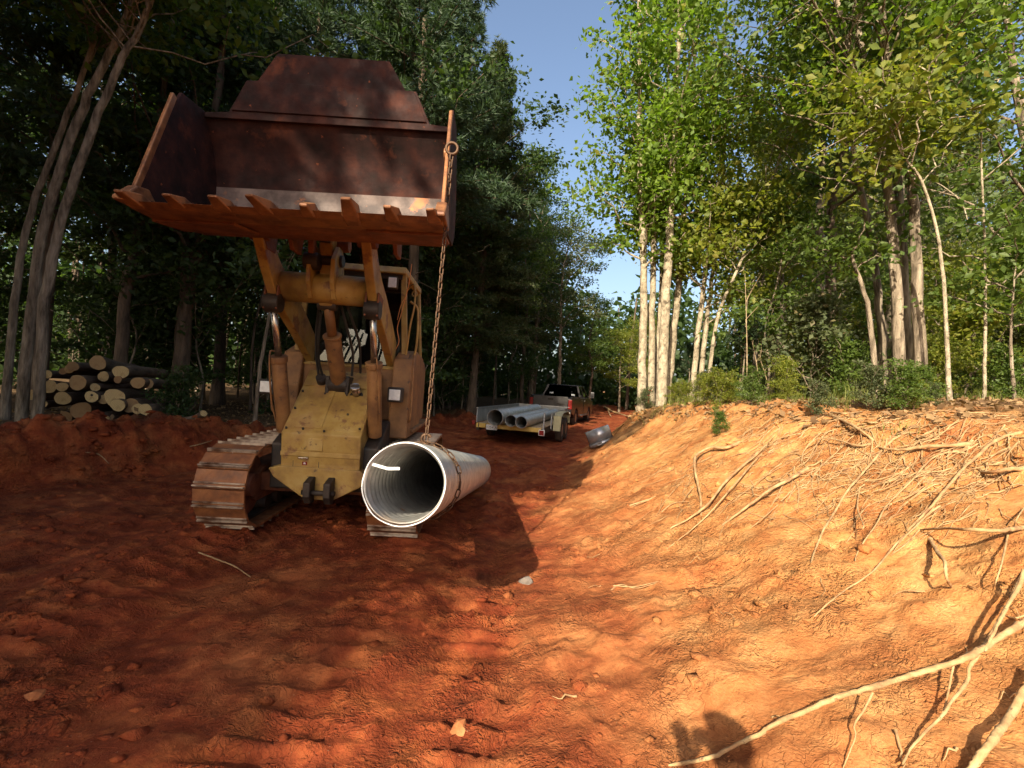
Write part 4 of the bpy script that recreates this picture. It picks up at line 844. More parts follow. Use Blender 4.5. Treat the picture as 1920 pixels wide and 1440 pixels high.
# ------------------------------------------------------------------ roots on the bank (pixel outlines draped on the cut face)
def z6(p): return (1180+p[0]/2.572, 680+p[1]/2.572)
def z7(p): return (1100+p[0]/2.341, 1000+p[1]/2.341)
rngr = np.random.default_rng(21)
def root(pts, conv, w, lift, label, scale, end=0.45, name='tree_root', group='bare tree roots hanging over the cut bank', part_parent=None, mid=None):
    P = []; n = len(pts)
    for i, p in enumerate(pts):
        q = conv(p); t = i/(n-1)
        l = lift*math.sin(math.pi*min(1, max(0, t)))+0.004 if mid is None else mid[i]
        P.append(drape(q[0], q[1], l))
    dist = sum(p.length for p in P)/n
    r = max(0.003, w/scale*dist/F_PX/2*0.8)
    m = max(12, n*6); S = smooth_path(P, m)
    S = [s+Vector(rngr.normal(0, r*0.07, 3)) for s in S]
    rad = np.linspace(1, end, m)*r*(1+0.07*np.sin(np.linspace(0, 4*n, m)*0.9+rngr.uniform(0, 6)))
    rad[-1] *= 0.5
    v_, f_ = tube_np(S, rad, 9); v_ = v_+rngr.normal(0, 1, v_.shape)*np.repeat(rad, 9)[:, None]*0.085
    base = v_[:9].mean(0); caps = [[k, (k+1) % 9, len(v_)] for k in range(9)]
    v_ = np.vstack([v_, base[None]])
    me = mesh_np(name, v_-np.array(S[0]), [f_, np.array(caps)], True)
    o = obj(name, me, part_parent, M['root'], S[0] if part_parent is None else S[0]-part_parent.location)
    if part_parent is None: tag(o, label, 'root', group)
    return o, S
RT = [
 ([(530,385),(470,410),(390,410),(325,445),(315,500),(330,580),(345,660),(345,740)],26,.10,'bent root standing like an upright post at the left end of the roots'),
 ([(660,400),(590,460),(520,520),(450,590),(380,680),(290,750),(195,800)],22,.05,'thick straight root running down-left just right of the upright bent root'),
 ([(680,400),(600,480),(540,550),(470,630),(400,710),(330,780),(180,900)],14,.05,'long thin root parallel to the thick left one, reaching lowest at the left'),
 ([(860,510),(780,560),(700,600),(600,670),(520,730),(445,785)],24,.06,'thick pale root with a blunt broken lower end, left of the smooth clay patch'),
 ([(1170,390),(1100,400),(990,370),(900,370),(840,430),(830,500)],14,.07,'dark arching root looping under the crest tangle'),
 ([(970,250),(1050,290),(1120,330),(1190,385)],22,.05,'short thick root lying across the crest above the arching tangle'),
 ([(970,240),(1040,245),(1130,235)],14,.03,'short pale root at the very top of the crest among dead leaves'),
 ([(760,290),(850,280),(950,272)],8,.02,'thin level root on the crest left of the tangle'),
 ([(1660,390),(1560,400),(1420,405),(1320,420),(1240,415),(1195,405)],24,.06,'thick level root along the crest with a pale split end'),
 ([(1350,335),(1280,365),(1220,420),(1180,470),(1110,550),(1050,620),(990,720),(940,800),(905,880),(875,965)],18,.05,'longest curved root sweeping from the crest down the middle of the bank'),
 ([(1890,335),(1800,360),(1730,400),(1680,450),(1620,500),(1560,570),(1500,640),(1450,700),(1390,760),(1330,820)],20,.06,'long stout root crossing the upper right of the bank diagonally'),
 ([(1640,440),(1560,430),(1480,450),(1420,500),(1370,560),(1320,610),(1240,690),(1190,780),(1140,850),(1095,930),(1090,990)],12,.05,'slender wavy root from the level crest root down to the bare clay'),
 ([(1500,690),(1430,740),(1370,800),(1300,860),(1240,930),(1180,1000),(1100,1060),(1050,1090),(960,1160),(890,1225)],14,.03,'root tapering to a hair-thin tip low on the bare clay face'),
 ([(1903,510),(1820,515),(1740,530),(1685,525)],24,.06,'blunt horizontal root poking in at the right edge near the crest'),
 ([(1903,795),(1780,810),(1640,805),(1520,800),(1400,805)],22,.16,'straight horizontal root at the right edge standing clear of the clay'),
 ([(1400,805),(1340,870),(1260,930)],10,.04,'thin root dropping from the end of the straight horizontal root'),
 ([(1450,850),(1490,920),(1520,960),(1530,1040),(1555,1085)],24,.12,'broken stub of root jutting out of the clay with a dark shadow'),
 ([(1110,600),(1100,700),(1130,790),(1090,810),(1045,870)],10,.08,'hooked thin root dangling beside the longest curved root'),
 ([(1000,480),(970,540),(950,610)],6,.03,'hair root curling down below the arching tangle'),
 ([(1825,830),(1800,950),(1770,1050),(1750,1100)],10,.12,'thin root hanging straight down below the straight horizontal root'),
 ([(1903,1000),(1860,1100),(1800,1210),(1740,1310),(1650,1440)],18,.06,'root slanting down at the right edge above the big foreground root'),
 ([(1520,520),(1450,580),(1380,640),(1290,710)],8,.03,'thin straight root between the stout diagonal and the wavy one'),
 ([(840,560),(760,640),(690,710),(620,770),(580,800)],9,.03,'thin root trailing right of the blunt-ended thick root'),
 ([(830,340),(740,360),(660,390),(590,380)],8,.03,'thin root along the crest above the left roots'),
 ([(290,545),(230,600),(170,670),(130,740)],6,.02,'fine root left of the upright bent root'),
 ([(310,600),(270,650),(245,690)],7,.03,'stubby fine root at the foot of the upright bent root'),
 ([(330,320),(280,330),(230,342)],6,.02,'pale stick lying on the shaded shoulder of the bank'),
 ([(110,655),(60,675),(10,695)],8,.02,'short pale stick lying on the clay left of all the roots'),
 ([(900,400),(850,440),(700,520),(640,560),(560,620),(490,680)],7,.03,'fine root running down-left above the blunt-ended thick root'),
 ([(1360,480),(1310,540),(1260,570),(1130,575)],7,.03,'fine root bending level across the longest curved root'),
 ([(1880,400),(1800,420),(1740,460),(1680,500)],7,.03,'fine root following below the stout diagonal root at the upper right'),
 ([(920,710),(980,680),(1040,650)],5,.02,'fine root joining the longest curved root halfway down'),
 ([(1470,700),(1380,790),(1310,860),(1270,920)],8,.04,'fine root beside the hair-tipped root at mid bank'),
 ([(1500,500),(1400,540),(1330,590),(1240,620)],7,.03,'fine root lying across the wavy root'),
 ([(1620,470),(1590,560),(1575,620)],6,.04,'hair root hanging from the stout diagonal root'),
 ([(1903,590),(1850,590),(1790,615)],8,.05,'dark short root at the right edge under the blunt horizontal one'),
 ([(1903,700),(1870,750),(1850,800)],8,.06,'short vertical root at the right edge above the straight horizontal root'),
 ([(700,350),(620,440),(540,500),(470,540)],6,.03,'fine root above the thick straight left root'),
 ([(870,470),(900,420),(910,340)],6,.04,'fine upright root in the arching tangle'),
 ([(1000,320),(950,340),(900,400),(860,470),(800,520)],8,.05,'fine root fanning down left from the crest tangle'),
]
for pts, w, lift, lab in RT: root(pts, z6, w*0.8, lift*1.3, lab, 2.572)
o, S = root([(1990,345),(1920,390),(1820,450),(1700,530),(1600,570),(1450,615),(1300,660),(1200,690),(1100,720),(960,780),(820,840),(760,880),(650,930),(540,985),(360,1020)], z7, 27, .1,
     'thick pale root sweeping across the foreground to the photographer\'s shadow', 2.341, 0.55, mid=[.16,.15,.15,.15,.14,.13,.12,.11,.10,.09,.07,.06,.05,.03,.006])
for pts, w, l0 in [([(1720,530),(1680,590),(1670,650),(1600,740),(1560,800),(1480,880),(1420,950),(1385,1015)],15,.07), ([(1610,580),(1590,680),(1575,750),(1560,790)],9,.06), ([(1255,700),(1220,770),(1175,840),(1180,890),(1150,970),(1125,1030)],10,.06)]:
    root(pts, z7, w, l0, None, 2.341, 0.5, name='side_root', part_parent=o, mid=[.13-(.10)*i/(len(pts)-1) for i in range(len(pts))])
root([(1990,590),(1920,690),(1860,800),(1800,880),(1740,960),(1690,1030),(1600,1120)], z7, 28, .06, 'thick root cutting across the bottom right corner', 2.341, 0.8, mid=[.10,.09,.08,.07,.06,.05,.05])
root([(1920,160),(1900,230),(1840,330),(1790,430),(1745,520)], z7, 15, .06, 'pale root hanging down at the right edge onto the big foreground root', 2.341, 0.6, mid=[.20,.19,.18,.17,.16])
for pts, lab in [([(1920,360),(1880,372),(1840,362)],'short pale twig touching the big foreground root at the right edge'), ([(105,250),(150,225),(220,240),(330,212)],'pale crooked twig lying on the smooth clay slope')]:
    root(pts, z7, 8, .02, lab, 2.341)
def twig(pxs, w, lab, lift=0.015):
    root(pxs, lambda p: p, w, lift, lab, 1.0, 0.5, name='twig', group='loose twigs on the ground')
twig([(372,1036),(410,1050),(440,1062),(470,1082)], 4, 'dry twig on the shaded road in front of the left track')
twig([(355,838),(378,832),(398,826)], 3, 'pale stick poking from the left berm near the track')
twig([(160,848),(185,852),(205,870)], 2.5, 'thin stick on the face of the left berm')
twig([(1133,763),(1150,772),(1175,780),(1205,776)], 6, 'bare branch sticking out at the far left tip of the bank', 0.08)
twig([(1140,766),(1142,774),(1146,782)], 4, 'short forked stick at the far left tip of the bank', 0.08)
twig([(1240,960),(1262,944),(1290,940)], 3, 'straw-like twig low on the bank left of the roots')
twig([(1150,1098),(1190,1100),(1235,1090)], 3, 'thin pale twig on the sunny slope below the roots')
twig([(1180,948),(1210,938),(1230,930)], 3, 'small twig on the slope beside the bucket shadow')

# rocks
def rock(loc, s, lab, seed, mat='stone'):
    rg = np.random.default_rng(seed); bm = bmesh.new(); bmesh.ops.create_icosphere(bm, subdivisions=2, radius=1)
    for v in bm.verts:
        n = v.co.normalized(); k = 1+0.25*math.sin(3*n.x+seed)+0.18*math.sin(4*n.y+2*seed)+rg.uniform(-.06, .06); v.co = Vector((n.x*s[0]*k, n.y*s[1]*k, n.z*s[2]*k))
    me = bpy.data.meshes.new('rock'); bm.to_mesh(me); bm.free()
    tag(obj('rock', me, None, M[mat], loc, (0, 0, seed)), lab, 'rock')
p = drape(985, 1095); rock(p+Vector((0, 0.03, 0.01)), (0.065, 0.05, 0.045), 'small grey stone in the shadow cast by the pipe', 3)
p = drape(858, 1375); rock(p+Vector((0, 0.02, 0.0)), (0.055, 0.045, 0.035), 'angular clay lump in the sunny foreground near the bottom edge', 7, 'clod')
p = drape(1205, 1195); rock(p, (0.06, 0.05, 0.012), 'flat pale flake of clay in the middle of the sunny slope', 9, 'clod')
p = drape(55, 1310); rock(p, (0.05, 0.035, 0.03), 'shaded clay lump near the left edge of the foreground', 4, 'clod')

# clods, too many to count
ico = bmesh.new(); bmesh.ops.create_icosphere(ico, subdivisions=1, radius=1); ico.verts.ensure_lookup_table()
iv = np.array([v.co[:] for v in ico.verts])
fi = np.array([[v.index for v in f.verts] for f in ico.faces]); ico.free()
rg = np.random.default_rng(8); NC = 24000
cx = rg.uniform(-7.5, 4.6, NC*6); cy = 0.9+rg.random(NC*6)**1.7*10
tb = bank_t(cx, cy); berm = np.clip((np.interp(cy, *LFT)+0.2-cx)*3, 0, 1)*np.clip((cx-np.interp(cy, *LFT)+1.6)*3, 0, 1)
dens = np.clip(N2.fbm(cx*1.3, cy*1.3, 4)*1.5+0.12, 0.03, 1)*np.clip(1.25-tb, 0.1, 1)+0.5*berm
keep = rg.random(NC*6) < dens; cx, cy = cx[keep][:NC], cy[keep][:NC]; NCk = len(cx); tb = bank_t(cx, cy)
sz = 0.0042*(1-rg.random(NCk))**-0.58; sz = np.clip(sz, 0.003, 0.045)*(1+0.5*np.clip((np.interp(cy, *LFT)-cx)*3, 0, 1))
cz = H(cx, cy)
V = iv[None]*(1+rg.uniform(-.45, .4, (NCk, len(iv), 1)))*sz[:, None, None]*np.stack([rg.uniform(.8, 1.6, NCk), rg.uniform(.8, 1.3, NCk), rg.uniform(.45, .8, NCk)], -1)[:, None, :]
V = V+np.stack([cx, cy, cz+sz*0.02], -1)[:, None, :]
Fi = fi[None]+(np.arange(NCk)*len(iv))[:, None, None]
cme = mesh_np('clay_clods', V.reshape(-1, 3), [Fi.reshape(-1, 3)])
ca = cme.attributes.new('bank', 'FLOAT', 'POINT'); ca.data.foreach_set('value', np.repeat(np.clip(tb*1.6+0.1+rg.uniform(-.3, .2, NCk), 0, 1), len(iv)).astype(np.float32))
tag(obj('clay_clods', cme, None, M['soil']), 'loose clay clods and crumbs scattered over the road', 'clods', kind='stuff')
# ------------------------------------------------------------------ vegetation
def norm_(a): return a/(np.linalg.norm(a, axis=-1, keepdims=True)+1e-9)
def leaves_np(P, size, rg, up=0.9, droop=0.25, aspect=0.30, vary=0.5):
    n = len(P); nrm_ = norm_(rg.normal(0, 1, (n, 3))*0.75+np.array([0, 0, up*0.6]))
    a = rg.normal(0, 1, (n, 3)); a[:, 2] = a[:, 2]*0.5-droop; a = norm_(a-nrm_*np.sum(a*nrm_, 1, keepdims=True)); s = np.cross(nrm_, a)
    L_ = (size*(1+rg.uniform(-vary, vary, n)))[:, None]; w = L_*aspect
    b = P; tip = P+a*L_-nrm_*L_*0.12; m1 = P+a*L_*0.45+s*w+nrm_*L_*0.06; m2 = P+a*L_*0.45-s*w+nrm_*L_*0.06
    V = np.stack([b, m1, tip, m2], 1).reshape(-1, 3); i = np.arange(n)*4
    return V, np.concatenate([np.stack([i, i+2, i+1], -1), np.stack([i, i+3, i+2], -1)])
def needles_np(P, D, rg, length=0.18, width=0.012, per=8, spread=0.9):
    n = len(P); P2 = np.repeat(P, per, 0); D2 = np.repeat(D, per, 0)
    d = norm_(D2*0.8+rg.normal(0, spread, (n*per, 3))*0.6); s = norm_(np.cross(d, rg.normal(0, 1, (n*per, 3))))
    L_ = length*rg.uniform(.7, 1.25, (n*per, 1)); w = width
    V = np.stack([P2-s*w, P2+s*w, P2+d*L_], 1).reshape(-1, 3); i = np.arange(n*per)*3
    return V, np.stack([i, i+1, i+2], -1)
class Acc:
    def __init__(self): self.v = []; self.f = []; self.n = 0
    def add(self, v, f): self.v.append(v); self.f.append(np.asarray(f)+self.n); self.n += len(v)
    def mesh(self, name, mat, smooth=False):
        q = [f for f in self.f if f.shape[1] == 4]; t = [f for f in self.f if f.shape[1] == 3]
        fs = ([np.concatenate(q)] if q else [])+([np.concatenate(t)] if t else [])
        me = mesh_np(name, np.concatenate(self.v), fs, smooth); me.materials.append(mat); return me
def decid(rg, trunk, r0, cfrom, n_limb, reach, leaf, n_clump, per=16, spread=0.36, r_top=0.25, sides=10, up=0.9, elev=(10, 55), low=0.0, flare=True):
    """trunk: local points; returns wood Acc, leaf points"""
    n = max(14, len(trunk)*5); T = np.array([tuple(p) for p in smooth_path(trunk, n)]); Hh = T[-1, 2]
    tt = np.linspace(0, 1, n); rad = r0*(1-(1-r_top)*tt)
    if flare: rad = rad*(1+0.45*np.exp(-tt*Hh/0.25))
    T[1:-1, :2] += rg.normal(0, r0*0.10, (n-2, 2))
    wood = Acc(); wood.add(*tube_np(T, rad, sides)); pts = []
    per_limb = max(1, n_clump//max(1, n_limb))
    for k in range(n_limb):
        t = cfrom+(1-cfrom)*((k+rg.uniform(0, 1))/n_limb); i = min(n-2, int(t*(n-1))); b = T[i]+(T[i+1]-T[i])*(t*(n-1)-i)
        az = k*2.399+rg.uniform(-.5, .5); el = R(rg.uniform(*elev)+20*(t-cfrom)); u = (t-cfrom)/(1-cfrom)
        L_ = reach*(0.55+0.75*math.sin(math.pi*min(1, 0.18+0.80*u)))*rg.uniform(.65, 1.1)
        d = np.array([math.cos(az)*math.cos(el), math.sin(az)*math.cos(el), math.sin(el)])
        m = 7; Q = np.array([b+d*L_*s+np.array([0, 0, 1])*L_*(0.16*s*s-low*s*s) for s in np.linspace(0, 1, m)]); Q[1:] += rg.normal(0, L_*0.035, (m-1, 3))
        wood.add(*tube_np(Q, np.linspace(max(0.012, r0*(1-t*0.75)*0.42), 0.008, m), 5))
        nb = max(2, per_limb//3)
        for j in range(nb):
            s = 0.25+0.75*(j+rg.uniform(0, 1))/nb; q = min(m-2, int(s*(m-1))); p0 = Q[q]+(Q[q+1]-Q[q])*(s*(m-1)-q)
            dd = norm_(d*0.6+rg.normal(0, 0.7, 3)+np.array([0, 0, 0.1])); l2 = L_*rg.uniform(.18, .38)
            Q2 = np.array([p0+dd*l2*x-np.array([0, 0, 0.15])*l2*x*x for x in (0, .5, 1)])
            wood.add(*tube_np(Q2, [0.012, 0.008, 0.004], 4))
            for x in (0.45, 0.8, 1.05): pts.append(p0+dd*l2*x)
    per = int(per*2.1); pts = np.array(pts); cl = np.repeat(pts, per, 0)+rg.normal(0, 1, (len(pts)*per, 3))*np.array([spread, spread, spread*0.5])
    return wood, cl
def conifer(rg, Hh, r0, zb, Lmax, per_whorl=5, step=0.48, tuft=0.24, droop=0.1, side=True, power=0.8):
    T = np.array([[0.12*math.sin(z*0.3), 0.1*math.cos(z*0.23)-0.1, z] for z in np.linspace(0, Hh, 18)])
    wood = Acc(); wood.add(*tube_np(T, r0*(1-0.93*np.linspace(0, 1, 18))*(1+0.4*np.exp(-T[:, 2]/0.3)), 10)); P = []; D = []
    z = 1.5
    while z < Hh-0.2:
        live = z > zb; u = max(0, (z-zb)/(Hh-zb)); L0 = Lmax*((1-u)**power+0.06) if live else Lmax*0.35*rg.uniform(.3, 1)
        for k in range(per_whorl if live else 2):
            az = rg.uniform(0, 6.28); L_ = L0*rg.uniform(.6, 1.1); el = R(rg.uniform(-8, 18)+28*u)
            d = np.array([math.cos(az)*math.cos(el), math.sin(az)*math.cos(el), math.sin(el)]); b = np.array([np.interp(z, T[:, 2], T[:, 0]), np.interp(z, T[:, 2], T[:, 1]), z+rg.uniform(-.15, .15)])
            m = 5; Q = np.array([b+d*L_*s-np.array([0, 0, droop])*L_*s*s for s in np.linspace(0, 1, m)]); wood.add(*tube_np(Q, np.linspace(0.022, 0.006, m), 4))
            if not live: continue
            for s in np.arange(0.2, 1.02, tuft/max(L_, 0.3)):
                q = min(m-2, int(s*(m-1))); p0 = Q[q]+(Q[q+1]-Q[q])*(s*(m-1)-q); P.append(p0+rg.normal(0, 0.05, 3)); D.append(d)
                if side:
                    for sg in (-1, 1):
                        sd = np.cross(d, [0, 0, 1])*sg; l2 = L_*0.42*(1.08-s)*rg.uniform(.5, 1)+0.1
                        for x in np.arange(0.35, 1.01, 0.33): P.append(p0+(sd*0.8+d*0.55)*l2*x+rg.normal(0, 0.06, 3)); D.append(sd*0.7+d*0.6)
        z += step*rg.uniform(.7, 1.2)
    return wood, np.array(P), np.array(D)
class Variant:
    def __init__(self, trunk, crown): self.t = trunk; self.c = crown
    def recolour(self, mat):
        c = self.c.copy(); c.materials.clear(); c.materials.append(mat); return Variant(self.t, c)
def place(var, name, loc, s, rz, label, cat, group=None, lean=(0, 0), crown='crown', trunk='trunk'):
    e = empty(name, loc, label, cat, group, (lean[0], lean[1], rz)); e.scale = (s[0], s[0], s[1]) if hasattr(s, '__len__') else (s, s, s)
    obj(trunk, var.t, e); obj(crown, var.c, e); return e
def dvar(seed, Hh, r0, cfrom, limbs, reach, leaf, clumps, per, mat, bark_, spread=0.4, wig=0.35, elev=(10, 55)):
    rg = np.random.default_rng(seed); tr = [(rg.normal(0, wig)*(z/Hh), rg.normal(0, wig)*(z/Hh), z) for z in np.linspace(0, Hh, 6)]; tr[0] = (0, 0, -0.15)
    w, P = decid(rg, tr, r0, cfrom, limbs, reach, leaf, clumps, per, spread, elev=elev)
    a = Acc(); a.add(*leaves_np(P, leaf, rg)); return Variant(w.mesh('trunk', M[bark_], True), a.mesh('crown', M[mat]))
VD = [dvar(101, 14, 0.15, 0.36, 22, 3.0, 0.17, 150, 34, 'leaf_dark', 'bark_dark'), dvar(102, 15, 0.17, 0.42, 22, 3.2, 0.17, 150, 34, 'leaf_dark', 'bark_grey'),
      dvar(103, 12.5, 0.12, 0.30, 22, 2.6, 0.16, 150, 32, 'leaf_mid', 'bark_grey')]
VSUN = [VD[0].recolour(M['leaf_mid']), VD[1].recolour(M['leaf_olive']), VD[2].recolour(M['leaf_yellow'])]  # sunny versions: sunlight put into lighter leaf colours on the same crowns
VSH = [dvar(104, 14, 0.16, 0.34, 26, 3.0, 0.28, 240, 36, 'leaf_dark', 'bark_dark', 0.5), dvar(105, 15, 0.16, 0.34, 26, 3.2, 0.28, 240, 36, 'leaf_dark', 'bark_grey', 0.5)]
VPOLE = [dvar(110, 12, 0.055, 0.55, 10, 1.3, 0.15, 40, 26, 'leaf_dark', 'bark_grey', 0.35, 0.5), dvar(111, 11, 0.045, 0.5, 10, 1.4, 0.15, 40, 26, 'leaf_dark', 'bark_dark', 0.35, 0.5)]
VSAP = [dvar(120, 5.5, 0.035, 0.25, 14, 1.5, 0.13, 60, 20, 'leaf_mid', 'bark_grey', 0.26, 0.25), dvar(121, 4.6, 0.03, 0.22, 14, 1.4, 0.12, 60, 20, 'leaf_yellow', 'bark_grey', 0.26, 0.3)]
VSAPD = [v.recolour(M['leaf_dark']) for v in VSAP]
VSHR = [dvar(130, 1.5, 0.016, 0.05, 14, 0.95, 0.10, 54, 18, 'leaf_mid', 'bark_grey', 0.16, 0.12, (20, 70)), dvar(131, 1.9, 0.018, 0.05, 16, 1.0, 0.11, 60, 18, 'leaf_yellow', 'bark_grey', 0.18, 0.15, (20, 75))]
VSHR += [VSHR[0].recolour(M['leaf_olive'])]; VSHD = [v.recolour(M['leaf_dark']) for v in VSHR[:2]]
def cvar(seed, Hh, r0, zb, Lm, mat, bark_, nl, nw, per, **k):
    rg = np.random.default_rng(seed); w, P, D = conifer(rg, Hh, r0, zb, Lm, **k); a = Acc(); a.add(*needles_np(P, D, rg, nl, nw, per)); return Variant(w.mesh('trunk', M[bark_], True), a.mesh('crown', M[mat]))
VPINE = [cvar(140, 20, 0.21, 7.0, 3.4, 'needle', 'bark_dark', 0.27, 0.018, 11), cvar(141, 18, 0.18, 5.0, 3.0, 'needle', 'bark_dark', 0.27, 0.018, 11)]
VCED = cvar(142, 16.5, 0.19, 2.5, 3.0, 'cedar', 'bark_dark', 0.21, 0.022, 9, per_whorl=8, step=0.34, tuft=0.2, droop=0.12, power=0.75)
VCEDS = cvar(143, 2.6, 0.03, 0.3, 0.85, 'needle', 'bark_grey', 0.11, 0.009, 9, per_whorl=6, step=0.14, tuft=0.10, droop=0.05)
rg = np.random.default_rng(77)
def gz(x, y): return Hs(x, y)-0.05
def where(x, y):
    u = x/y*F_PX+960; d = math.hypot(x, y)
    rank = 'front rank' if d < 14 else 'second rank' if d < 20 else 'third rank' if d < 27 else 'deep' if d < 34 else 'farthest back'
    for lim, w_ in ((-60, 'just past the left edge of the picture'), (40, 'at the far left edge'), (130, 'behind the leaning trunks'), (250, 'above the left half of the log pile'), (380, 'above the right half of the log pile'), (480, 'between log pile and loader'),
                    (580, 'behind the left of the loader'), (690, 'behind the loader cab'), (770, 'just right of the loader cab'), (850, 'behind the hanging chain'), (910, 'left of the trailer'), (1010, 'behind the trailer'), (1120, 'behind the pickup'),
                    (1200, 'at the road bend'), (1290, 'behind the slim trunk cluster'), (1370, 'behind the slanting slim trunks'), (1470, 'behind the small pine sapling'), (1580, 'left of the big trunks'), (1680, 'close left of the big trunks'), (1770, 'behind the big trunks'), (1860, 'right of the big trunks'), (1960, 'at the right edge'), (9999, 'just past the right edge of the picture')):
        if u < lim: return w_+', '+rank+(', left woods' if u < 1100 else ', right woods')

# --- named trees of the right bank: trunks traced from the photograph, each at its own distance
def traced(name, pxs, y0, wpx, label, bark_, leafmat, cfrom, limbs, reach, leaf, clumps, per=16, extend=5.0, group=None, dy=0.0, spread=0.36, seed=0, ground=True, elev=(10, 55), rtop=0.3):
    rgx = np.random.default_rng(seed+500); P = [W(p[0], p[1], y0+dy*i) for i, p in enumerate(pxs)]
    b = P[0].copy(); g = gz(b.x, b.y)
    if abs(g-b.z) > 0.02: P.insert(0, Vector((b.x-(P[1].x-b.x)*0.02, b.y, g))) if g < b.z-0.12 else P.__setitem__(0, Vector((b.x, b.y, g)))
    if extend: d = (P[-1]-P[-2]).normalized(); P.append(P[-1]+(d+Vector((0, 0, 0.35))).normalized()*extend)
    root_ = P[0]; loc = [p-root_ for p in P]; r = wpx/2*y0/F_PX
    w, pts = decid(rgx, loc, r, cfrom, limbs, reach, leaf, clumps, per, spread, rtop, 12, elev=elev)
    e = empty(name, root_, label, 'tree', group); obj('trunk', w.mesh('trunk', M[bark_], True), e)
    a = Acc(); a.add(*leaves_np(pts, leaf, rgx)); obj('crown', a.mesh('crown', M[leafmat]), e); return e
G1 = 'slim pale trees clustered at the end of the bank'
cl_ = [([(1203,757),(1207,600),(1204,430),(1199,233)],12.2,20,'leftmost pale trunk of the slim tree cluster at the end of the bank','leaf_bright',0.42,0),
       ([(1220,752),(1222,600),(1226,420),(1227,250)],12.6,17,'second pale trunk from the left in the slim tree cluster','leaf_bright',0.45,1),
       ([(1240,757),(1246,600),(1256,420),(1266,260),(1268,167)],11.8,23,'stoutest pale trunk in the middle of the slim tree cluster','leaf_bright',0.42,2),
       ([(1251,735),(1266,600),(1277,480),(1284,380)],12.8,18,'pale trunk leaning slightly right at the right of the slim cluster','leaf_bright',0.45,3),
       ([(1230,750),(1236,620),(1243,470),(1247,330)],13.2,13,'thinnest pale trunk inside the slim tree cluster','leaf_yellow',0.45,4)]
for pxs, y0, wp, lab, lm, cf, sd in cl_: traced('poplar_tree', pxs, y0, wp, lab, 'bark_pale', lm, cf+0.08, 24, 1.5, 0.14, 200, 17, 6.0, G1, 0.05, 0.30, sd)
cl2 = [([(1297,745),(1312,600),(1328,470),(1345,355)],12.0,13,'slanting pale trunk just right of the slim cluster, left of three',10),([(1312,742),(1323,620),(1338,500),(1350,380)],12.4,12,'slanting pale trunk between its two slim neighbours',11),
       ([(1325,742),(1345,600),(1385,500),(1425,405)],11.6,9,'thin bare-looking sapling arching to the right beside the slanting trunks',12)]
for pxs, y0, wp, lab, sd in cl2: traced('slim_tree', pxs, y0, wp, lab, 'bark_pale', 'leaf_yellow', 0.42, 15, 1.6, 0.13, 120, 14, 2.5, 'slanting slim trees on the bank', 0.05, 0.28, sd)
G2 = 'big trees standing on the bank at the right'
big = [([(1690,713),(1678,520),(1665,344),(1640,230),(1618,161),(1590,83)],8.2,22,'left trunk of the three big trees standing together on the bank','leaf_mid',20),
       ([(1706,714),(1694,520),(1682,333),(1643,183),(1610,55)],8.5,19,'middle, partly hidden trunk of the three big trees on the bank','leaf_mid',21),
       ([(1726,712),(1721,560),(1713,389),(1693,261),(1663,100)],8.0,24,'right-hand straight trunk of the three big trees on the bank','leaf_bright',22)]
for pxs, y0, wp, lab, lm, sd in big: traced('oak_tree', pxs, y0, wp, lab, 'bark_grey', lm, 0.66, 20, 2.5, 0.115, 190, 16, 3.0, G2, 0.06, 0.34, sd, rtop=0.42)
traced('slim_tree', [(1642,703),(1628,583),(1602,494)], 8.0, 13, 'short leafless leaning trunk left of the three big trees', 'bark_grey', 'leaf_mid', 0.7, 4, 0.5, 0.11, 10, 10, 0.2, None, 0, 0.2, 23)
traced('slim_tree', [(1655,650),(1650,590),(1632,444),(1607,317),(1595,220)], 9.2, 17, 'thin dark-sided trunk leaning left behind the three big trees', 'bark_grey', 'leaf_mid', 0.55, 12, 1.8, 0.13, 70, 14, 2.0, None, 0, 0.3, 24)
traced('sapling', [(1782,744),(1765,489),(1732,350),(1690,285)], 7.2, 7, 'slender pole sapling bending left, right of the three big trees', 'bark_pale', 'leaf_yellow', 0.5, 10, 1.1, 0.12, 45, 12, 0.8, None, 0, 0.26, 25)
traced('sapling', [(1846,728),(1847,600),(1847,489),(1840,300)], 7.4, 7, 'straight thin pole sapling near the right edge', 'bark_pale', 'leaf_mid', 0.5, 10, 1.2, 0.12, 45, 12, 0.8, None, 0, 0.26, 26)
traced('sapling', [(1903,745),(1895,640),(1900,560)], 7.2, 6, 'thinnest crooked sapling at the right edge of the bank', 'bark_grey', 'leaf_mid', 0.4, 8, 0.8, 0.11, 30, 10, 0.6, None, 0, 0.2, 27)
traced('oak_tree', [(1990,730),(1960,500),(1920,250),(1890,50)], 9.5, 26, 'overhanging tree just past the right edge with dark leaves against the sky', 'bark_grey', 'leaf_mid', 0.34, 24, 3.3, 0.125, 170, 12, 3.5, G2, 0, 0.4, 28)
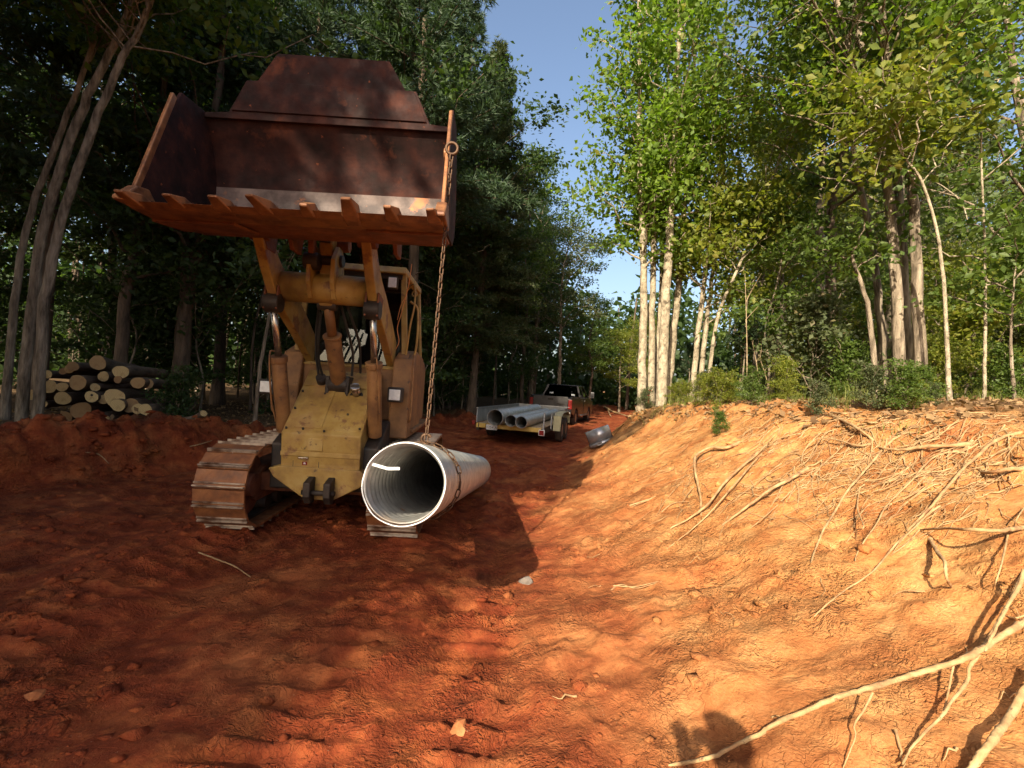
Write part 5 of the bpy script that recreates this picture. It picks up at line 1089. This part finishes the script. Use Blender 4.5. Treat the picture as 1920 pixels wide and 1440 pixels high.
# yellow-green spray leaning out in front of the big trunks
sp = Acc(); wd = Acc(); rgs = np.random.default_rng(31); pts = []
base = W(1672, 240, 7.9)
for (px, py, yy) in [(1510,300,6.6),(1530,215,6.7),(1570,130,6.9),(1600,265,6.6),(1640,330,7.0),(1560,360,6.8),(1700,190,7.2),(1520,60,7.2),(1760,230,7.0)]:
    tip = W(px, py, yy); Q = smooth_path([base, base.lerp(tip, 0.5)+Vector((0, 0, 0.12)), tip], 8); wd.add(*tube_np(Q, np.linspace(0.016, 0.004, 8), 5))
    for s in np.linspace(0.35, 1.05, 9): q = base.lerp(tip, s)+Vector((0, 0, 0.1*math.sin(s*3))); pts += [tuple(q+Vector(rgs.normal(0, 0.13, 3))) for _ in range(7)]
sp.add(*leaves_np(np.array(pts), 0.115, rgs, aspect=0.25)); spray = empty('leafy_branch', base, 'low branch of large yellow-green leaves in front of the big right-hand trunks', 'branch')
o = obj('twigs', wd.mesh('twigs', M['bark_grey'], True), spray); o.location = -base; o = obj('leaves', sp.mesh('leaves', M['leaf_yellow']), spray); o.location = -base
# --- leaning trees at the left edge
G3 = 'tall grey trunks leaning right at the left edge'
for pxs, y0, wp, lab, sd in [([(37,791),(63,541),(85,410),(151,216),(194,120),(250,0)],8.4,21,'middle one of the three tall leaning trunks beside the log pile',40), ([(70,791),(86,558),(114,421),(171,250),(222,125),(273,23)],8.0,20,'right-hand tall leaning trunk, in front of the log pile',41),
                             ([(8,791),(31,541),(55,410),(120,230),(180,60)],9.0,14,'leftmost thin leaning trunk at the photograph\'s edge',42)]:
    traced('tulip_tree', pxs, y0, wp, lab, 'bark_grey', 'leaf_mid', 0.74, 18, 2.6, 0.15, 200, 16, 4.0, G3, 0, 0.36, sd, rtop=0.45)
traced('pine_tree', [(225,700),(236,558),(262,421),(285,300)], 12.5, 26, 'dark trunk rising right behind the middle of the log pile', 'bark_dark', 'leaf_dark', 0.45, 18, 2.4, 0.17, 110, 20, 6, None, 0, 0.4, 43)
traced('pine_tree', [(338,720),(353,541),(376,444),(390,330)], 13.5, 34, 'thick dark trunk with sunlit patches right of the log pile', 'bark_dark', 'leaf_dark', 0.45, 18, 2.6, 0.17, 110, 20, 6, None, 0, 0.4, 44)
traced('slim_tree', [(476,800),(487,700),(505,590),(520,480)], 10.5, 8, 'thin pale leaning stem between the log pile and the loader', 'bark_grey', 'leaf_dark', 0.55, 10, 1.4, 0.15, 40, 16, 3, None, 0, 0.3, 45)
# --- conifers and trees beyond the loader, left of the road
def at_px(px, py, y): p = W(px, py, y); return p.x, p.y
def stand(var, name, x, y, s, label, cat='tree', group=None, crown='crown'): return place(var, name, (x, y, gz(x, y)), s, rg.uniform(0, 6.28), label, cat, group, crown=crown)
stand(VPINE[0], 'pine_tree', -3.3, 15.2, (1.0, 1.0), 'tall white pine with soft needles rising behind the raised bucket')
stand(VPINE[1], 'pine_tree', -5.6, 17.5, (1.05, 1.1), 'pine behind the cab with its crown left of the tall white pine')
stand(VCED, 'cedar_tree', -1.75, 21.5, (1.0, 1.0), 'dark pointed evergreen left of the sky gap above the trailer')
stand(VSUN[0], 'hardwood_tree', 0.6, 27.5, (0.85, 0.98), 'leafy tree right of the pointed evergreen, edge of the sky gap')
stand(VSUN[1], 'hardwood_tree', 3.0, 31, (0.85, 0.74), 'olive tree stepping down towards the road bend')
stand(VSUN[0], 'hardwood_tree', 5.6, 34, (0.75, 0.55), 'mid-green tree at the foot of the sky gap above the pickup')
stand(VSUN[2], 'hardwood_tree', 8.6, 38, (0.85, 0.48), 'yellow-green tree glowing at the far end of the road behind the slim trunks')
stand(VSUN[2], 'hardwood_tree', 7.4, 27, (0.5, 0.42), 'small yellow-leaved tree just left of the slim trunk cluster')
# --- forest on the left
TREES = []
def far_enough(x, y, d): return all((x-a)**2+(y-b)**2 > d*d for a, b in TREES)
GL = 'dark woodland trees left of the road'; k = 0; tries = 0
while k < 74 and tries < 5000:
    tries += 1; y = rg.uniform(9.5, 42); ed = float(np.interp(y, *LFT)); x = ed-1.3-rg.random()**1.3*24
    if -10.5 < x < -4.6 and y < 13.5: continue
    if x < -1.25*y-3 or not far_enough(x, y, 1.55): continue
    if x/y < -0.72 and y < 34 and tries % 2: continue
    if x/y > 0.05: continue
    TREES.append((x, y)); q = k % 10
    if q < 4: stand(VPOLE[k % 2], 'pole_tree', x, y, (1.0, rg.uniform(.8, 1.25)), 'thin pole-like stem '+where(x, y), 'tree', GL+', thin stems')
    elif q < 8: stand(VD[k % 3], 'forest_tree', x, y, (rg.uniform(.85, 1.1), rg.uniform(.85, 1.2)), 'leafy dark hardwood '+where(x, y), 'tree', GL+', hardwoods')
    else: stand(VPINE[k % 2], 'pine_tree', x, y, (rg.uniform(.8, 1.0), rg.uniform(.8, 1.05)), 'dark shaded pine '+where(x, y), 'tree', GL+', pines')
    k += 1
k = 0; TREES2 = []
while k < 44:
    y = rg.uniform(9.5, 34); ed = float(np.interp(y, *LFT)); x = ed-0.9-rg.random()**1.2*17
    if -10.5 < x < -4.8 and y < 12.5: continue
    if x < -1.3*y-2: continue
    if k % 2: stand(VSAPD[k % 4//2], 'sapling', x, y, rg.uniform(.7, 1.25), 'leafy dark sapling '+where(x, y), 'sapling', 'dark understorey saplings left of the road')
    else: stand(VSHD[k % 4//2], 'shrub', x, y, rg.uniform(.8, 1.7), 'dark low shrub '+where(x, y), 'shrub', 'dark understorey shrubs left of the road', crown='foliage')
    k += 1
p = W(335, 760, 9.6); place(VSHR[2].recolour(M['leaf_dark']), 'shrub', (p.x, p.y, gz(p.x, p.y)), 0.55, 1.0, 'grey-green leafy brush at the right end of the log pile', 'shrub', crown='foliage')
# --- woods behind the right bank
GR = 'woodland trees behind the right bank'; TREES = []; k = 0; tries = 0
while k < 30 and tries < 4000:
    tries += 1; y = rg.uniform(11, 36); x = float(np.interp(y, *CRE))+2.8+rg.random()*20
    if x > 1.25*y+4 or not far_enough(x, y, 2.2): continue
    if y < 15 and x < 5.6: continue
    if x/y > 0.84 and y < 26: continue
    if x/y < 0.30 or (x/y < 0.36 and y > 22): continue
    TREES.append((x, y)); v = VSUN[k % 3]
    stand(v, 'hardwood_tree', x, y, (rg.uniform(.8, 1.05), rg.uniform(.75, 1.15)), ('yellow-green' if k % 3 == 2 else 'olive' if k % 3 == 1 else 'green')+' hardwood '+where(x, y), 'tree', GR); k += 1
k = 0
while k < 34:
    y = rg.uniform(7.5, 22); cre = float(np.interp(y, *CRE)); x = cre+2.0+rg.random()**1.2*11
    if x > 1.2*y+2: continue
    if x < 5.2 and y < 11: continue
    if k % 2: stand(VSAP[k//2 % 2], 'sapling', x, y+1.5, rg.uniform(.5, 0.9), 'leafy undergrowth sapling '+where(x, y), 'sapling', 'undergrowth saplings on the right bank')
    else: stand(VSHR[k//2 % 3], 'shrub', x, y, rg.uniform(.45, 1.0), 'leafy undergrowth shrub '+where(x, y), 'shrub', 'undergrowth shrubs on the right bank', crown='foliage')
    k += 1
for px, py, yy, s, v, lab in [(1390,720,11.5,1.0,VCEDS,'small feathery pine sapling between the slim trunks and the big trees'), (1290,715,14.5,0.9,VCEDS,'little pine sapling behind the slanting slim trunks')]:
    p = W(px, py, yy); place(v, 'pine_sapling', (p.x, p.y, gz(p.x, p.y)), (s, s*0.95), 0.4, lab, 'sapling')
for px, py, yy, s, v, lab in [(1408,748,8.6,0.20,2,'pale broad-leaved weed on the crest of the bank'), (1360,760,8.2,0.22,1,'low green weed left of the pale one on the crest'), (1345,835,6.6,0.16,0,'small green sprig growing beside the upright bent root'),
                              (1470,735,8.8,0.3,1,'clump of weeds on the crest above the roots'), (1320,740,11.2,0.35,2,'weedy tuft at the foot of the slanting slim trunks'), (1590,715,8.6,0.5,0,'bushy green plant left of the big trunks'),
                              (1760,722,8.4,0.42,1,'leafy plant between the big trunks and the pole sapling'), (1880,728,7.4,0.4,0,'leafy plant at the right edge of the crest'), (1530,700,10.5,0.7,1,'yellow-green bush behind the crest left of the big trunks')]:
    p = W(px, py, yy); vv = VSHR[v] if lab[:4] != 'pale' else VSHR[0].recolour(M['pale_leaf'])
    place(vv, 'weed', (p.x, p.y, Hs(p.x, p.y)-0.01), s, rg.uniform(0, 6), lab, 'plant', crown='foliage')
for k in range(18):
    y = rg.uniform(4.6, 12.5); x = float(np.interp(y, *CRE))+rg.uniform(-0.15, 1.3); s = rg.uniform(.10, .26)
    place(VSHR[k % 3], 'weed', (x, y, Hs(x, y)-0.02), s, rg.uniform(0, 6), 'low weed on the bank crest '+where(x, y), 'plant', 'low weeds along the crest', crown='foliage')
# --- trees behind the viewpoint that keep the road in shade
GB = 'trees behind the viewpoint shading the road'; C0 = 3.0
for i, (y, off, s) in enumerate([(-2.5, 3.3, .95), (-7.5, 3.2, 1.05), (-12.5, 3.4, 1.0), (-18, 3.4, 1.1), (-24, 3.6, 1.1), (1.0, 6.5, 1.0), (-5, 8.5, 1.05), (-10, 8.8, 1.1), (-16, 9, 1.1), (3.2, 10.5, 1.1), (-8, 14.5, 1.1), (-14, 15, 1.1), (-5.2, -6.5, .5), (-8.6, -8.0, .58), (-2.6, -6.4, .45), (-4, 6.0, .95), (-10, 6.2, 1.0), (-15, 6, 1.05), (-21, 7, 1.05), (-1, 9.5, 1.0), (2, 8.0, .9), (-4.6, -9.4, .6), (-1.4, -9.2, .55), (-8.0, -11.2, .65), (-11.5, -9.6, .66), (5.5, 12.5, 1.2), (1.5, 14.5, 1.2), (-6, 12, 1.2), (-11, 12.5, 1.2)]):
    x = 0.434*y-C0-1.09*off if s > 0.7 else off
    place(VSH[i % 2], 'shade_tree', (x, y, gz(x, y)), (s, s), i*1.7, 'leafy tree standing behind the viewpoint, its crown shading the road and loader', 'tree', GB)
# --- far woods closing the view
rgf = np.random.default_rng(91); a = Acc(); n = 90000
ang = rgf.uniform(R(-80), R(80), n); rad = rgf.uniform(44, 62, n); hgt = rgf.random(n)**1.25*(11+3.5*np.sin(ang*9)+2.5*np.sin(ang*23+1)); fx, fy = rad*np.sin(ang), rad*np.cos(ang)
gap = np.abs(ang-R(12)) < R(5); hgt = np.where(gap, hgt*0.75, hgt)
cl3 = rgf.normal(0, 0.5, (n, 3)); P_ = np.stack([fx, fy, np.maximum(H(fx, fy, False), 0)+hgt], -1)+cl3
a.add(*leaves_np(P_, 0.55, rgf, aspect=0.42)); wd = Acc()
for k in range(170):
    t = rgf.uniform(R(-80), R(80)); r_ = rgf.uniform(43, 60); x, y = r_*math.sin(t), r_*math.cos(t)
    wd.add(*tube_np([(x, y, -0.3), (x+rgf.normal(0, .2), y, 5), (x+rgf.normal(0, .5), y, 10)], [0.16, 0.12, 0.06], 6))
fw = obj('far_woods', a.mesh('far_woods', M['leaf_dark']), None); tag(fw, 'far woodland closing the view behind the nearer trees', 'woods', kind='stuff')
fb = obj('far_trunks', wd.mesh('far_trunks', M['bark_dark'], True), fw); tag(fb, kind='stuff')
# --- ground cover
rgg = np.random.default_rng(55)
def blades(cx, cy, n_per, hgt, wid, spread):
    hgt = hgt*np.repeat(np.clip(0.75+2.2*N2.fbm(cx*1.2, cy*1.2, 3), 0.25, 1.9), n_per)
    n = len(cx)*n_per; x = np.repeat(cx, n_per)+rgg.normal(0, spread, n); y = np.repeat(cy, n_per)+rgg.normal(0, spread, n); z = H(x, y)-0.01
    az = rgg.uniform(0, 6.28, n); h = hgt*rgg.uniform(.4, 1.2, n); ln = rgg.uniform(.15, .7, n)*h; b = np.stack([x, y, z], -1); d = np.stack([np.cos(az), np.sin(az), 0*az], -1); s = np.stack([-np.sin(az), np.cos(az), 0*az], -1)*wid
    m = b+d*ln[:, None]*0.35; m[:, 2] += h*0.6; t = b+d*ln[:, None]; t[:, 2] += h
    V = np.stack([b-s, b+s, m+s*.8, m-s*.8, t], 1).reshape(-1, 3); i = np.arange(n)*5
    return V, np.stack([i, i+1, i+2, i+3], -1), np.stack([i+3, i+2, i+4], -1)
m_ = 1500; gy = rgg.uniform(4.5, 15, m_); gx = np.interp(gy, *CRE)-0.35+rgg.random(m_)**0.9*6.5; kp = N1.fbm(gx*0.9, gy*0.9, 3) > np.where(gx < np.interp(gy, *CRE)+0.5, 0.10, -0.04); gx, gy = gx[kp], gy[kp]
v1, q1, t1 = blades(gx, gy, 11, 0.22, 0.004, 0.10); 
gm = mesh_np('grass', v1, [q1, t1]); gm.materials.append(M['grass']); tag(obj('grass', gm), 'grass and weeds growing along the top of the bank', 'grass', kind='stuff')
m_ = 9000; gy = rgg.uniform(4.2, 16, m_); gx = np.interp(gy, *CRE)-0.35+rgg.random(m_)**1.3*7; gz_ = H(gx, gy)+0.012
a = Acc(); a.add(*leaves_np(np.stack([gx, gy, gz_], -1), 0.075, rgg, up=2.2, droop=0.0, aspect=0.32))
m_ = 5000; gy = rgg.uniform(6.5, 20, m_); gx = np.interp(gy, *LFT)-1.2-rgg.random(m_)*8; a.add(*leaves_np(np.stack([gx, gy, H(gx, gy)+0.012], -1), 0.085, rgg, up=2.2, droop=0, aspect=0.32))
tag(obj('leaf_litter', a.mesh('leaf_litter', M['litter'])), 'dead leaves littering the top of the bank', 'leaf litter', kind='stuff')
m_ = 7000; gy = rgg.uniform(6.5, 17, m_); t = rgg.uniform(.35, 1.15, m_); gx = np.interp(gy, *TOE)+t*(np.interp(gy, *CRE)-np.interp(gy, *TOE)); kp = rgg.random(m_) < np.clip((gy-6)/4, .1, 1)*np.clip(N3.fbm(gx, gy, 3)*1.6+.6, 0, 1); gx, gy = gx[kp], gy[kp]; n = len(gx)
az = rgg.uniform(-0.9, 0.9, n)+2.4; L_ = rgg.uniform(.06, .22, n)[:, None]/2; d = np.stack([np.cos(az), np.sin(az), 0*az], -1); s = np.stack([-np.sin(az), np.cos(az), 0*az], -1)*0.0025; e0 = np.stack([gx, gy, 0*gx], -1)
A_, B_ = e0-d*L_, e0+d*L_; A_[:, 2] = H(A_[:, 0], A_[:, 1])+0.012; B_[:, 2] = H(B_[:, 0], B_[:, 1])+rgg.uniform(.012, .04, n)
V = np.stack([A_-s, A_+s, B_+s, B_-s], 1).reshape(-1, 3); i = np.arange(n)*4
sm = mesh_np('pine_straw', V, [np.stack([i, i+1, i+2, i+3], -1)]); sm.materials.append(M['straw']); tag(obj('pine_straw', sm), 'brown pine straw and fine root hairs strewn over the far slope', 'straw', kind='stuff')
# fine root hairs on the near bank
a = Acc()
for k in range(720):
    px = rgg.uniform(1230, 1915) if k > 330 else rgg.uniform(1400, 1915); py = 775+rgg.random()**1.4*(200 if k > 330 else 150)
    if rgg.random() < 0.02: py = rgg.uniform(1000, 1430); px = rgg.uniform(1000, 1915)
    p = drape(px, py); d = Vector((-0.5, -0.25, -0.25))*rgg.uniform(.15, .9)*(1 if py < 1000 else .4); d.rotate(Matrix.Rotation(rgg.normal(0, .7), 3, 'Z'))
    Q = []
    for s in np.linspace(0, 1, 6):
        q = p+d*s+Vector((rgg.normal(0, .008), rgg.normal(0, .008), 0)); q.z = Hs(q.x, q.y)+0.006+0.025*math.sin(s*3.14)*rgg.random(); Q.append(q)
    a.add(*tube_np(Q, np.linspace(rgg.uniform(.002, .0045) if k > 330 else rgg.uniform(.0035, .0085), .0012, 6), 5))
tag(obj('root_hairs', a.mesh('root_hairs', M['root'], True)), 'fine hair roots dangling over the cut bank', 'roots', kind='stuff')
# brush stems behind the slim trunks
for k in range(6):
    px = rgg.uniform(1330, 1600); yy = rgg.uniform(9, 12.5); b = W(px, 720, yy); b.z = gz(b.x, b.y); ln = rgg.uniform(-.8, .9); hh = rgg.uniform(1.2, 3.2)
    Q = smooth_path([b, b+Vector((ln*.35, .1, hh*.5)), b+Vector((ln, .2, hh))], 10); mb = MB(); v_, f_ = tube_np([q-b for q in Q], np.linspace(0.012, 0.004, 10), 6); mb.add(v_, [tuple(q) for q in f_], True)
    for j in range(2):
        q = Q[5+2*j]-b; mb.tube([q, q+Vector((rgg.normal(0, .12), rgg.normal(0, .1), .22)), q+Vector((rgg.normal(0, .25), rgg.normal(0, .2), .5))], [0.008, 0.006, 0.003], 5)
    tag(mb.build('bare_stem', M['twig'], None, None, b), 'thin leafless stem '+where(b.x, b.y), 'stem', 'bare stems on the bank')
# red flagging on a slim trunk
p = W(1216, 735, 12.0); mb = MB().bar(p, p+Vector((0.01, 0, -0.28)), 0.05, 0.004, (0, 1, 0)).bar(p+Vector((0, 0, 0.05)), p+Vector((0.07, 0, 0.03)), 0.01, 0.03)
seen = {}
for o in C.objects:
    if o.parent is None and 'label' in o and ' rank, ' in o['label'] or (o.parent is None and 'label' in o and (', deep, ' in o['label'] or ', farthest back, ' in o['label'])): seen.setdefault(o['label'], []).append(o)
for lab_, os_ in seen.items():
    if len(os_) > 1:
        os_.sort(key=lambda o: o.location.x/o.location.y)
        nm_ = {2: ['left one', 'right one'], 3: ['left one', 'middle one', 'right one'], 4: ['far left', 'mid left', 'mid right', 'far right']}.get(len(os_), [q+' from left' for q in ('first', 'second', 'third', 'fourth', 'fifth', 'sixth', 'seventh', 'eighth')[:len(os_)]] if len(os_) < 9 else None)
        if nm_:
            for o, w_ in zip(os_, nm_): o['label'] = lab_.replace(', left woods', '').replace(', right woods', '')+', '+w_
tag(mb.build('flagging_ribbon', M['ribbon']), 'red flagging ribbon tied low on a slim pale trunk', 'ribbon')
# ------------------------------------------------------------------ the photographer, whose shadow falls on the bank
def person():
    g = Hs(0.15, -0.25); e = empty('person', (0.075, -0.20, g+0.03), 'person in a cap whose shadow falls on the bank in the foreground', 'person')
    J = {'pel': (0, 0, .96), 'spine': (0, 0, 1.15), 'chest': (0, .0, 1.33), 'neck': (0, .01, 1.48), 'hipL': (-.10, 0, .90), 'kneeL': (-.12, .03, .50), 'ankL': (-.13, -.02, .09), 'toeL': (-.15, .16, .035),
         'hipR': (.10, 0, .90), 'kneeR': (.13, .03, .50), 'ankR': (.15, -.02, .09), 'toeR': (.18, .16, .035), 'shL': (-.17, 0, 1.41), 'elL': (-.26, .02, 1.28), 'wrL': (-.15, .10, 1.50), 'shR': (.17, 0, 1.41), 'elR': (.30, .02, 1.15), 'wrR': (.24, .12, .93)}
    E = [('pel','spine'),('spine','chest'),('chest','neck'),('pel','hipL'),('hipL','kneeL'),('kneeL','ankL'),('ankL','toeL'),('pel','hipR'),('hipR','kneeR'),('kneeR','ankR'),('ankR','toeR'),('chest','shL'),('shL','elL'),('elL','wrL'),('chest','shR'),('shR','elR'),('elR','wrR')]
    rad = {'pel': .15, 'spine': .14, 'chest': .15, 'neck': .055, 'hipL': .095, 'hipR': .095, 'kneeL': .06, 'kneeR': .06, 'ankL': .045, 'ankR': .045, 'toeL': .04, 'toeR': .04, 'shL': .065, 'shR': .065, 'elL': .045, 'elR': .045, 'wrL': .03, 'wrR': .03}
    names = list(J); me = bpy.data.meshes.new('body'); me.from_pydata([J[n] for n in names], [(names.index(a), names.index(b)) for a, b in E], []); me.update()
    o = obj('body', me, e, M['cloth']); sk = o.modifiers.new('skin', 'SKIN'); sk.use_smooth_shade = True
    lay = me.skin_vertices[0] if len(me.skin_vertices) else None
    if lay is None:
        bm = bmesh.new(); bm.from_mesh(me); bm.verts.layers.skin.verify(); bm.to_mesh(me); bm.free(); lay = me.skin_vertices[0]
    for i, n in enumerate(names): lay.data[i].radius = (rad[n], rad[n]); lay.data[i].use_root = (n == 'pel')
    s = o.modifiers.new('sub', 'SUBSURF'); s.levels = 2; s.render_levels = 2
    bm = bmesh.new(); bmesh.ops.create_uvsphere(bm, u_segments=24, v_segments=16, radius=1)
    for v in bm.verts:
        n = v.co.copy(); v.co = Vector((n.x*.078, n.y*.098+(0.012 if n.z < -.3 and n.y > 0 else 0), n.z*.118)); 
        if abs(n.x) < .25 and n.y > .85 and -.35 < n.z < .1: v.co.y += .016
    hm = bpy.data.meshes.new('head'); bm.to_mesh(hm); bm.free(); hm.polygons.foreach_set('use_smooth', [True]*len(hm.polygons))
    h = obj('head', hm, e, M['skin'], (0.0, 0.03, 1.625))
    for x in (-.08, .08): MB().cyl((x, .0, 0), (x*1.12, -.005, .0), .03, .022, 12).build('ear', M['skin'], h)
    cap = MB(); vs = []; fs = []
    for i in range(6):
        for k in range(20):
            a = 2*math.pi*k/20; f = math.pi/2*i/5; vs.append((.088*math.cos(a)*math.cos(f), .108*math.sin(a)*math.cos(f), .035+.09*math.sin(f)))
    for i in range(5):
        for k in range(20): fs.append((i*20+k, i*20+(k+1) % 20, (i+1)*20+(k+1) % 20, (i+1)*20+k))
    cap.add(vs, fs, True); cap.prism([(-.07, .07), (.07, .07), (.06, .17), (0, .20), (-.06, .17)], .03, .04, 'z'); cap.build('cap', M['cloth'], h)
    for w_, sgn, curl in ((J['wrL'], -1, (0, .05, .03)), (J['wrR'], 1, (0, .02, -.07))):
        w_ = Vector(w_); d = Vector(curl).normalized(); hb = MB(); sd = Vector((1, 0, 0)); hb.tube([w_-d*.02, w_+d*.04, w_+d*.085], [.028, .042, .036], 10)
        for k in range(4):
            r_ = w_+d*.08+sd*(k-1.5)*.019; ln = (.06, .072, .068, .052)[k]; hb.tube([r_, r_+d*ln*.5+Vector((0, .012, 0)), r_+d*ln+Vector((0, .03, 0))], [.0095, .009, .0075], 8)
        r_ = w_+d*.03-sd*sgn*.035; hb.tube([r_, r_-sd*sgn*.025+d*.03, r_-sd*sgn*.03+d*.055+Vector((0, .02, 0))], [.012, .011, .009], 8); hb.build('hand', M['skin'], e)
    return e
photographer = person()
cb = MB().bb(-0.045, 0.045, -0.065, -0.035, -0.035, 0.03).cyl((0.01, -0.036, 0), (0.01, -0.02, 0), 0.018, seg=18)
o = cb.build('compact_camera', M['dark'], None, 0.004, (0.0, 0, CAM_H-0.03)); tag(o, 'small compact camera in the raised hand of the photographer', 'camera')
